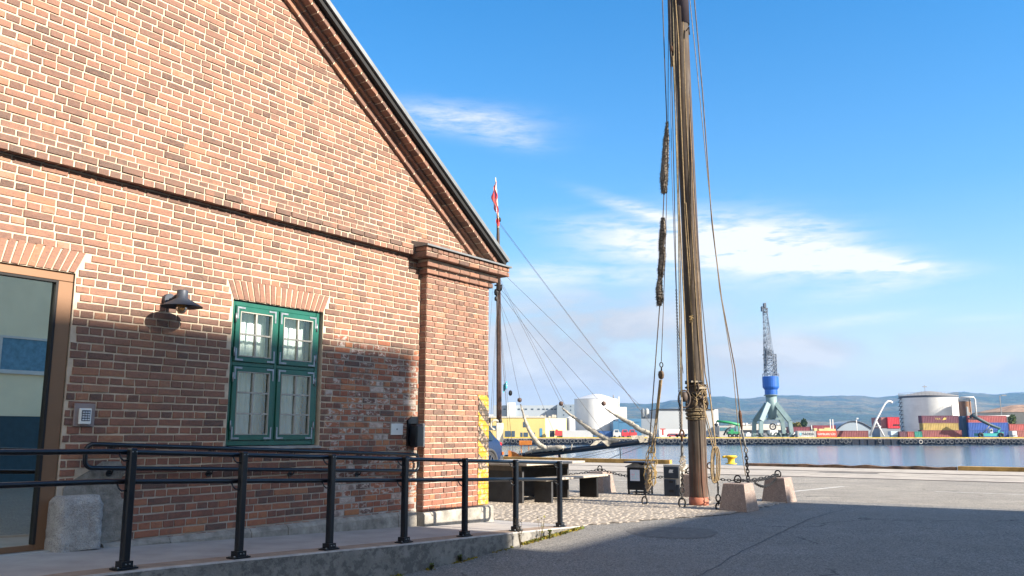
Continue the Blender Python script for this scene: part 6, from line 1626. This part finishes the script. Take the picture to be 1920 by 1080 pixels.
    # warehouse and glass building behind the crane
    t = thing('warehouse', 'low warehouse with a beige roof behind the harbour crane', 'building', gp(1430, 330))
    m = MB(); fbox(m, 1390, 1481, 806.5, 820, 330, 20); m.build('wall', mat('grey_warehouse_wall', (.17, .18, .20), .7, var=.1, scale=.1), t, world=True)
    m = MB(); a = at(1389, 806.3, 329); b = at(1482, 806.3, 329); e = at(1389, 795, 345); m.prism([(a.x, 329, a.z), (a.x, 345, e.z), (a.x, 360, a.z)], (0, 0, 0), (b.x-a.x, 0, 0)); m.build('roof', mat('beige_roof', (.46, .42, .34), .8, var=.08, scale=.1), t, world=True)
    m = MB()
    for x in (1393, 1399, 1410, 1458, 1462): fbox(m, x, x+3, 793, 797, 340, 2)
    m.build('roof_vents', WHITE, t, world=True)
    t = thing('glass_office', 'low office with a band of glass behind the green crane', 'building', gp(1366, 322))
    m = MB(); fbox(m, 1349, 1389, 798.5, 820, 322, 12); m.build('wall', mat('office_wall', (.36, .36, .35), .7), t, world=True)
    for k in range(5):
        m = MB(); fbox(m, 1350+k*7.6, 1356.6+k*7.6, 801.5, 808, 321.9, .09); m.build('window', mat('teal_glass', (.06, .16, .20), .2, spec=.7), t, world=True)
    # green material handler
    t = thing('green_handler', 'green mobile material handler with its long boom to the left', 'excavator', gp(1380, 284)); gm = mat('machine_green', (.02, .24, .09), .5, var=.15, scale=.5)
    m = MB(); m.tube([at(1384, 803, 284), at(1386, 797, 284), at(1366, 792, 284), at(1344, 789.5, 284)], [.5, .55, .45, .35], 8); m.build('boom', gm, t, world=True)
    m = MB(); m.tube([at(1344, 789.5, 284), at(1342, 796, 284)], .18, 6); m.lathe([(.1, 0), (.7, .5), (.5, 1.0)], tuple(at(1343, 800, 284)), 8); m.build('grab', TAR, t, world=True)
    m = MB(); fbox(m, 1366, 1388, 809, 815, 283, 3); fbox(m, 1370, 1376, 805, 809, 283.3, 2); m.build('body', gm, t, world=True)
    m = MB(); fbox(m, 1380.5, 1386, 799, 808.8, 283, 2); m.build('cab', mat('pale_blue_cab', (.10, .25, .30), .3), t, world=True)
    m = MB(); m.tube([at(1357, 816, 284), at(1362, 806, 284), at(1370, 801, 284)], .28, 6); m.build('stick', TAR, t, world=True)
    for x in (1369, 1377, 1385):
        m = MB(); c = at(x, 817, 282.9); m.torus(c, (1, 0, 0), (0, 0, 1), .5, .28); m.build('wheel', TAR, t, world=True)
    for k, (x, lab) in enumerate(((1403, 'white car parked left of the harbour crane foot'), (1491, 'white van parked right of the harbour crane foot'))):
        simple('parked_vehicle', lab, 'vehicle', 285, x, WHITE, [(x-4, x+5, 813, 818, 0, 2), (x-2, x+3, 810.5, 813, .2, 1.6)])
    # harbour crane
    t = thing('harbour_crane', 'tall harbour crane with a blue drum, lattice jib and splayed grey legs', 'crane', gp(1449, 290)); Yc = 290
    gc = mat('grey_green_crane', (.17, .25, .26), .6, var=.15, scale=.3); bc = mat('crane_blue', (.012, .09, .38), .5, var=.12, scale=.3); lt = mat('lattice_grey', (.17, .205, .26), .6, var=.2, scale=.4)
    c0 = at(1446, 745, Yc)
    m = MB(); r1 = 10.2/F*Yc; m.lathe([(r1*.72, at(0, 784, Yc).z), (r1*.95, at(0, 760, Yc).z), (r1, at(0, 742, Yc).z)], (c0.x, Yc, 0), 24); m.build('column', gc, t, world=True)
    m = MB(); m.lathe([(r1*1.3, at(0, 741.8, Yc).z), (r1*1.3, at(0, 740.4, Yc).z)], (c0.x, Yc, 0), 24); m.build('platform', gc, t, world=True)
    for sx in (-1, 1):
        for dy in (-4.0, 4.0):
            m = MB(); k_ = at(1446+sx*7, 757, Yc); kn = at(1450+sx*26.5-3, 790, Yc); ft = at(1450+sx*29-1, 819, Yc)
            k_ = Vector((k_.x, Yc+dy*.25, k_.z)); kn = Vector((kn.x, Yc+dy, kn.z)); ft = Vector((ft.x, Yc+dy, -.02))
            m.obox(k_, kn, 1.5, 1.1, (0, 1, 0)); m.obox(kn, ft, 1.25, 1.05, (0, 1, 0)); m.build('leg', gc, t, world=True)
    m = MB(); a, b = at(1431, 785, Yc), at(1465, 785, Yc); m.box(a.x, b.x, Yc-.6, Yc+.6, a.z-.35, a.z+.35); m.build('cross_beam', gc, t, world=True)
    m = MB(); ru = 14.8/F*Yc; rl = 11.5/F*Yc; m.lathe([(rl, at(0, 740, Yc).z), (rl, at(0, 731, Yc).z), (ru*.97, at(0, 727, Yc).z), (ru, at(0, 725, Yc).z), (ru, at(0, 707, Yc).z), (ru*.9, at(0, 706, Yc).z)], (at(1445, 720, Yc).x, Yc, 0), 24, smooth=False); m.build('drum', bc, t, world=True)
    m = MB(); c = at(1445, 706, Yc)
    for j in range(14):
        a = 2*math.pi*j/14; m.tube([(c.x+ru*math.cos(a), Yc+ru*math.sin(a), c.z), (c.x+ru*math.cos(a), Yc+ru*math.sin(a), c.z+.9)], .06, 4)
    m.tube([(c.x+ru*math.cos(2*math.pi*j/14), Yc+ru*math.sin(2*math.pi*j/14), c.z+.9) for j in range(14)], .06, 4, closed=True); m.build('guard_rail', lt, t, world=True)
    def lattice(mb, b0, b1, t0, t1, dep0, dep1, n, r):
        """four chords with zigzag bracing between a bottom pair and a top pair of corners"""
        A = [Vector((p.x, Yc+s*d, p.z)) for (p, d) in ((b0, dep0), (b1, dep0)) for s in (-1, 1)]; B = [Vector((p.x, Yc+s*d, p.z)) for (p, d) in ((t0, dep1), (t1, dep1)) for s in (-1, 1)]
        for a, b in zip(A, B): mb.tube([a, b], r*1.4, 5)
        for i in range(n):
            t0_, t1_ = i/n, (i+1)/n
            for (p, q) in ((0, 2), (1, 3), (0, 1), (2, 3)):
                u0, u1 = A[p].lerp(B[p], t0_), A[q].lerp(B[q], t1_); mb.tube([u0, u1], r, 4); mb.tube([A[p].lerp(B[p], t1_), A[q].lerp(B[q], t1_)], r, 4); mb.tube([A[q].lerp(B[q], t0_), A[p].lerp(B[p], t1_)], r, 4)
    m = MB(); lattice(m, at(1436, 705, Yc), at(1451, 705, Yc), at(1436, 656, Yc), at(1448, 656, Yc), 1.4, 1.1, 5, .07); m.build('tower_lattice', lt, t, world=True)
    m = MB(); lattice(m, at(1434, 700, Yc), at(1445, 660, Yc), at(1431.5, 578, Yc), at(1438, 578, Yc), 1.0, .6, 9, .06); m.build('jib', lt, t, world=True)
    m = MB(); lattice(m, at(1452, 704, Yc), at(1456, 704, Yc), at(1450, 664, Yc), at(1455, 664, Yc), .5, .5, 5, .07); m.build('access_ladder', lt, t, world=True)
    m = MB(); a = at(1432, 662, Yc)
    for (x0, x1, y0, y1) in ((1432, 1452, 664, 665.5), (1436, 1447, 657, 663), (1433, 1450, 671, 672), (1429.5, 1440, 577, 579), (1433, 1437, 568, 576), (1429, 1431, 574, 583), (1434, 1438, 583, 586)): fbox(m, x0, x1, y0, y1, Yc-.8, 1.6)
    m.build('machinery', mat('dark_crane_steel', (.10, .12, .15), .6), t, world=True)
    m = MB(); m.tube([at(1429.5, 576, Yc-.9), at(1434, 700, Yc-.9)], .06, 4); m.tube([at(1438.5, 580, Yc-.9), at(1450, 664, Yc-.9)], .06, 4); m.tube([at(1435, 567, Yc), at(1435, 572, Yc)], .12, 5); m.build('cable', lt, t, world=True)
    t = thing('cable_reel', 'dark upright cable reel between the crane legs', 'cable reel', gp(1449, 286)); m = MB(); c = at(1449, 800, 286); m.torus(c, (1, 0, 0), (0, 0, 1), .95, .22, None, 22, 6)
    for k in range(6): m.tube([c, c+Vector((.95*math.cos(k*1.047), 0, .95*math.sin(k*1.047)))], .06, 4)
    m.build('drum', TAR, t, world=True); m = MB(); fbox(m, 1447.5, 1450.5, 806.2, 818, 286, .5); m.build('stand', TAR, t, world=True)
    simple('site_cabin', 'white site cabin under the harbour crane', 'cabin', 283, 1451, WHITE, [(1444, 1459, 806.5, 816, 0, 2.5)])
    rg = random.Random(77); m = MB()
    for k in range(34):
        x = rg.uniform(1412, 1486); a = at(x, 818, 280+rg.uniform(0, 3)); m.obox(a, a+Vector((rg.uniform(-1.6, 1.6), rg.uniform(-.5, .5), rg.uniform(.1, 1.3))), rg.uniform(.2, 1.0), rg.uniform(.1, .4))
    tag(m.build('scrap_heap', mat('scrap_metal', (.08, .12, .12), .7, var=.6, scale=.8), org=tuple(gp(1449, 281))), 'low heap of dark green scrap metal under the harbour crane', 'scrap', kind='stuff')
    # yellow loader on the orange container, poles
    simple('yellow_loader', 'cream yellow loader machine behind the orange red container', 'loader', 283, 1550, mat('cream_yellow', (.60, .45, .22), .6, var=.15, scale=.5), [(1536, 1567, 804, 808.5, 0, 2), (1546, 1557, 802, 804, .2, 1.5), (1527, 1532, 803, 808, 0, 2)])
    for x, lab in ((1558.5, 'white pole, left of the two above the orange red container'), (1563.5, 'white pole, right of the two above the orange red container'), (1523, 'white post between the two maroon containers')):
        simple('white_pole', lab, 'pole', 284, x, WHITE, [(x-.7, x+.7, 786 if x > 1530 else 797, 819, 0, .25)])
    # arched hall
    t = thing('arched_hall', 'grey hall with a dark curved roof behind the maroon containers', 'building', gp(1602, 318))
    arc = [at(1570+k*6.5, 804-14.2*math.sin(math.pi*(k/10)**.93), 318) for k in range(11)]
    m = MB(); m.prism([Vector((p.x, 318, p.z)) for p in arc]+[Vector((arc[-1].x, 318, -.02)), Vector((arc[0].x, 318, -.02))], (0, 0, 0), (0, 14, 0)); m.build('wall', mat('hall_blue_grey', (.26, .32, .38), .7, var=.12, scale=.08), t, world=True)
    m = MB(); m.tube([Vector((p.x, 317.8, p.z+.05)) for p in arc], .22, 6); m.build('roof_edge', mat('dark_rim', (.06, .075, .10)), t, world=True)
    simple('light_mast', 'white lamp mast standing before the arched hall', 'lamp mast', 312, 1608, WHITE, [(1607.2, 1608.8, 786, 818, 0, .3), (1606.4, 1609.6, 783.5, 786, -.2, .6)])
    # white loading arm
    t = thing('loading_arm', 'white loading arm bent over like a crane beside the big tank', 'loading arm', gp(1645, 281)); m = MB()
    m.tube([at(1631, 817, 281), at(1643, 787, 281), at(1655, 764, 281), at(1660, 756, 281), at(1665, 752.5, 281), at(1670, 753, 281), at(1673, 755, 281)], [.38, .36, .32, .32, .36, .42, .40], 8); m.build('arm', WHITE, t, world=True)
    m = MB(); m.tube([at(1642, 788, 281.5), at(1649, 802, 281.5), at(1657.5, 818, 281.5)], .3, 8); m.build('strut', WHITE, t, world=True)
    m = MB(); fbox(m, 1640, 1652, 798.5, 801, 281.8, .4); m.build('platform', WHITE, t, world=True)
    simple('white_tanker', 'pale blue and white box truck at the foot of the big tank', 'truck', 284, 1676, mat('pale_blue_box', (.42, .52, .60), .5), [(1671, 1685, 808.5, 816, 0, 2.5), (1672, 1684, 816.2, 819.5, .3, 1.8)])
    # reach stacker
    t = thing('reach_stacker', 'teal reach stacker with a long dark boom before the blue containers', 'reach stacker', gp(1860, 281)); tl = mat('teal_machine', (.03, .30, .30), .5, var=.12, scale=.4)
    m = MB(); m.tube([at(1822, 778.5, 281), at(1836, 786, 281), at(1857, 797, 281), at(1875, 803.5, 281)], [.6, .55, .5, .4], 8); m.build('boom', mat('dark_boom', (.035, .06, .07), .6), t, world=True)
    m = MB(); m.tube([at(1822, 778.5, 281), at(1819, 783, 281)], .4, 6); m.obox(at(1816, 785, 281), at(1830, 786, 281), .6, .5); m.build('spreader', TAR, t, world=True)
    m = MB(); fbox(m, 1836, 1882, 812.5, 818, 280, 3); fbox(m, 1872, 1882, 810, 812.4, 280.2, 2.6); m.obox(at(1870, 812, 281.5), at(1875, 803, 281.5), .5, .5); m.build('body', tl, t, world=True)
    m = MB(); m.tube([at(1843, 812, 280.8), at(1858, 795, 280.8)], .14, 6); m.build('lift_cylinder', CHAING, t, world=True)
    m = MB(); fbox(m, 1857, 1862, 804, 812, 280.5, 1.6); m.build('cab', mat('white_cab_frame', (.6, .62, .62), .4), t, world=True)
    m = MB(); fbox(m, 1858, 1861, 805, 809, 280.4, .08); m.build('cab_window', TAR, t, world=True)
    for x in (1839, 1877):
        m = MB(); c = at(x, 816, 279.9); m.torus(c, (1, 0, 0), (0, 0, 1), .6, .34); m.build('wheel', TAR, t, world=True)
    simple('parked_vehicle', 'white lorry cab standing right of the blue containers', 'vehicle', 283, 1903, WHITE, [(1899, 1907, 808, 816, 0, 2.3), (1900, 1908, 816.2, 819, .3, 1.6)])
    simple('light_mast', 'thin dark floodlight mast rising above the rusty cone roof', 'lamp mast', 330, 1882, mat('grey_rail_steel', (.2, .21, .22)), [(1881.4, 1882.6, 742, 818, 0, .25), (1878, 1887, 740.2, 742, -.2, .4)])
    # trees
    def tree(px, ybase, ytop, wid, Y, label, col):
        b = at(px, ybase, Y); h = (ybase-ytop)/F*Y+.5; r = wid/F*Y/2; z0 = max(b.z, -.02)-.2
        t = thing('tree', label, 'tree', Vector((b.x, Y, -.02)), group='trees on the far shore'); rg = random.Random(int(px)); m = MB(); m.tube([(0, 0, 0), (0, 0, z0+h*.5)], [.25, .12], 6)
        for k in range(4): m.tube([(0, 0, z0+h*.3), (rg.uniform(-r, r)*.6, rg.uniform(-r, r)*.6, z0+h*.75)], [.1, .04], 5)
        m.build('trunk', mat('bark', (.07, .055, .04), .9), t)
        m = MB()
        for k in range(700):
            a, b_ = rg.uniform(0, 6.28), rg.uniform(-1, 1); rr = rg.random()**.45; q = math.sqrt(1-b_*b_)
            lump = 1+.35*noise.noise(Vector((math.cos(a)*2, math.sin(a)*2, b_*2+px)))
            p = Vector((r*rr*q*math.cos(a)*lump, r*rr*q*math.sin(a)*lump, z0+h*.55+h*.45*rr*b_*lump)); n_ = Vector((rg.gauss(0, 1), rg.gauss(0, 1), rg.gauss(0, 1))).normalized(); e = n_.orthogonal().normalized()*rg.uniform(.2, .42); f = n_.cross(e)
            m.quad(p-e, p-f*.6, p+e, p+f*.6)
        m.build('crown', mat('leaf_%d' % int(col[0]*1000), col, .8, var=.4, scale=1.2), t)
    tree(1508, 802, 787, 11, 345, 'dark green tree left of the white poles', (.035, .075, .025)); tree(1497, 803, 793, 14, 350, 'yellow autumn tree beside the dark green tree', (.22, .19, .04)); tree(1486, 803, 794, 12, 352, 'yellow green bush above the maroon container', (.16, .17, .04)); tree(1417, 800, 794, 9, 380, 'small dark tree above the warehouse roof', (.05, .07, .03)); tree(1899, 798, 779, 14, 300, 'green bush before the stained low tank', (.13, .18, .05))
make_industry()

# low shore suburb: many pale houses seen as specks under the hills
def make_suburb():
    rg = random.Random(55); mb = MB()
    for k in range(420):
        Y = rg.uniform(900, 2500); px = rg.uniform(1150, 2000); X = (px-960)/F*Y; z = max(-1, (Y-2300)*.02); w_ = rg.uniform(5, 14); h = rg.uniform(4, 8)
        mb.cur = rg.choice((0, 0, 1, 2)); mb.box(X, X+w_, Y, Y+8, z-1, z+h); mb.cur = 3; mb.prism([(X-.4, Y-.4, z+h), (X-.4, Y+4, z+h+3), (X-.4, Y+8.4, z+h)], (0, 0, 0), (w_+.8, 0, 0))
    tag(mb.build('distant_houses', [mat('white_house', (.40, .40, .39), .8), mat('cream_house', (.5, .44, .33), .8), mat('red_house', (.26, .08, .05), .8), mat('slate_roof', (.10, .09, .09), .8)]), 'scattered small houses and roofs along the foot of the hills', 'houses', kind='stuff')
    tr = MB()
    for k in range(9000):
        Y = rg.uniform(700, 2600); px = rg.uniform(1100, 2000); X = (px-960)/F*Y; z = max(0, (Y-2300)*.02)
        if noise.noise(Vector((X*.01, Y*.004, 2))) < -.05: continue
        s = rg.uniform(1.5, 4.0); p = Vector((X, Y, z+rg.uniform(1, 6.5))); n_ = Vector((rg.gauss(0, 1), rg.gauss(0, 1)-1, rg.gauss(0, 1))).normalized(); e = n_.orthogonal().normalized()*s; f = n_.cross(e)
        tr.cur = rg.choice((0, 0, 1)); tr.quad(p-e, p-f*.7, p+e, p+f*.7)
    tag(tr.build('shore_trees', [mat('far_leaf_green', (.04, .06, .022), .9, var=.3, scale=.05), mat('far_leaf_gold', (.13, .10, .03), .9, var=.3, scale=.05)]), 'belt of trees among the houses at the foot of the hills', 'trees', kind='stuff')
make_suburb()

# ================================================================== AIR
def make_haze():
    m = bpy.data.materials.new('pale_blue_air'); m.use_nodes = True; g = NT(m.node_tree); g.n.clear()
    out = g.new('ShaderNodeOutputMaterial'); v = g.new('ShaderNodeVolumePrincipled')
    v.inputs['Color'].default_value = (.22, .53, 1.0, 1); v.inputs['Density'].default_value = HAZE; v.inputs['Anisotropy'].default_value = .1
    g.l.new(v.outputs[0], out.inputs['Volume'])
    b = MB(); b.box(-5200, 6500, -260, 6900, -12, 330); tag(b.build('haze', m), kind='stuff', label='pale blue haze softening the far hills', cat='haze')
HAZE = 7.2e-5
make_haze()
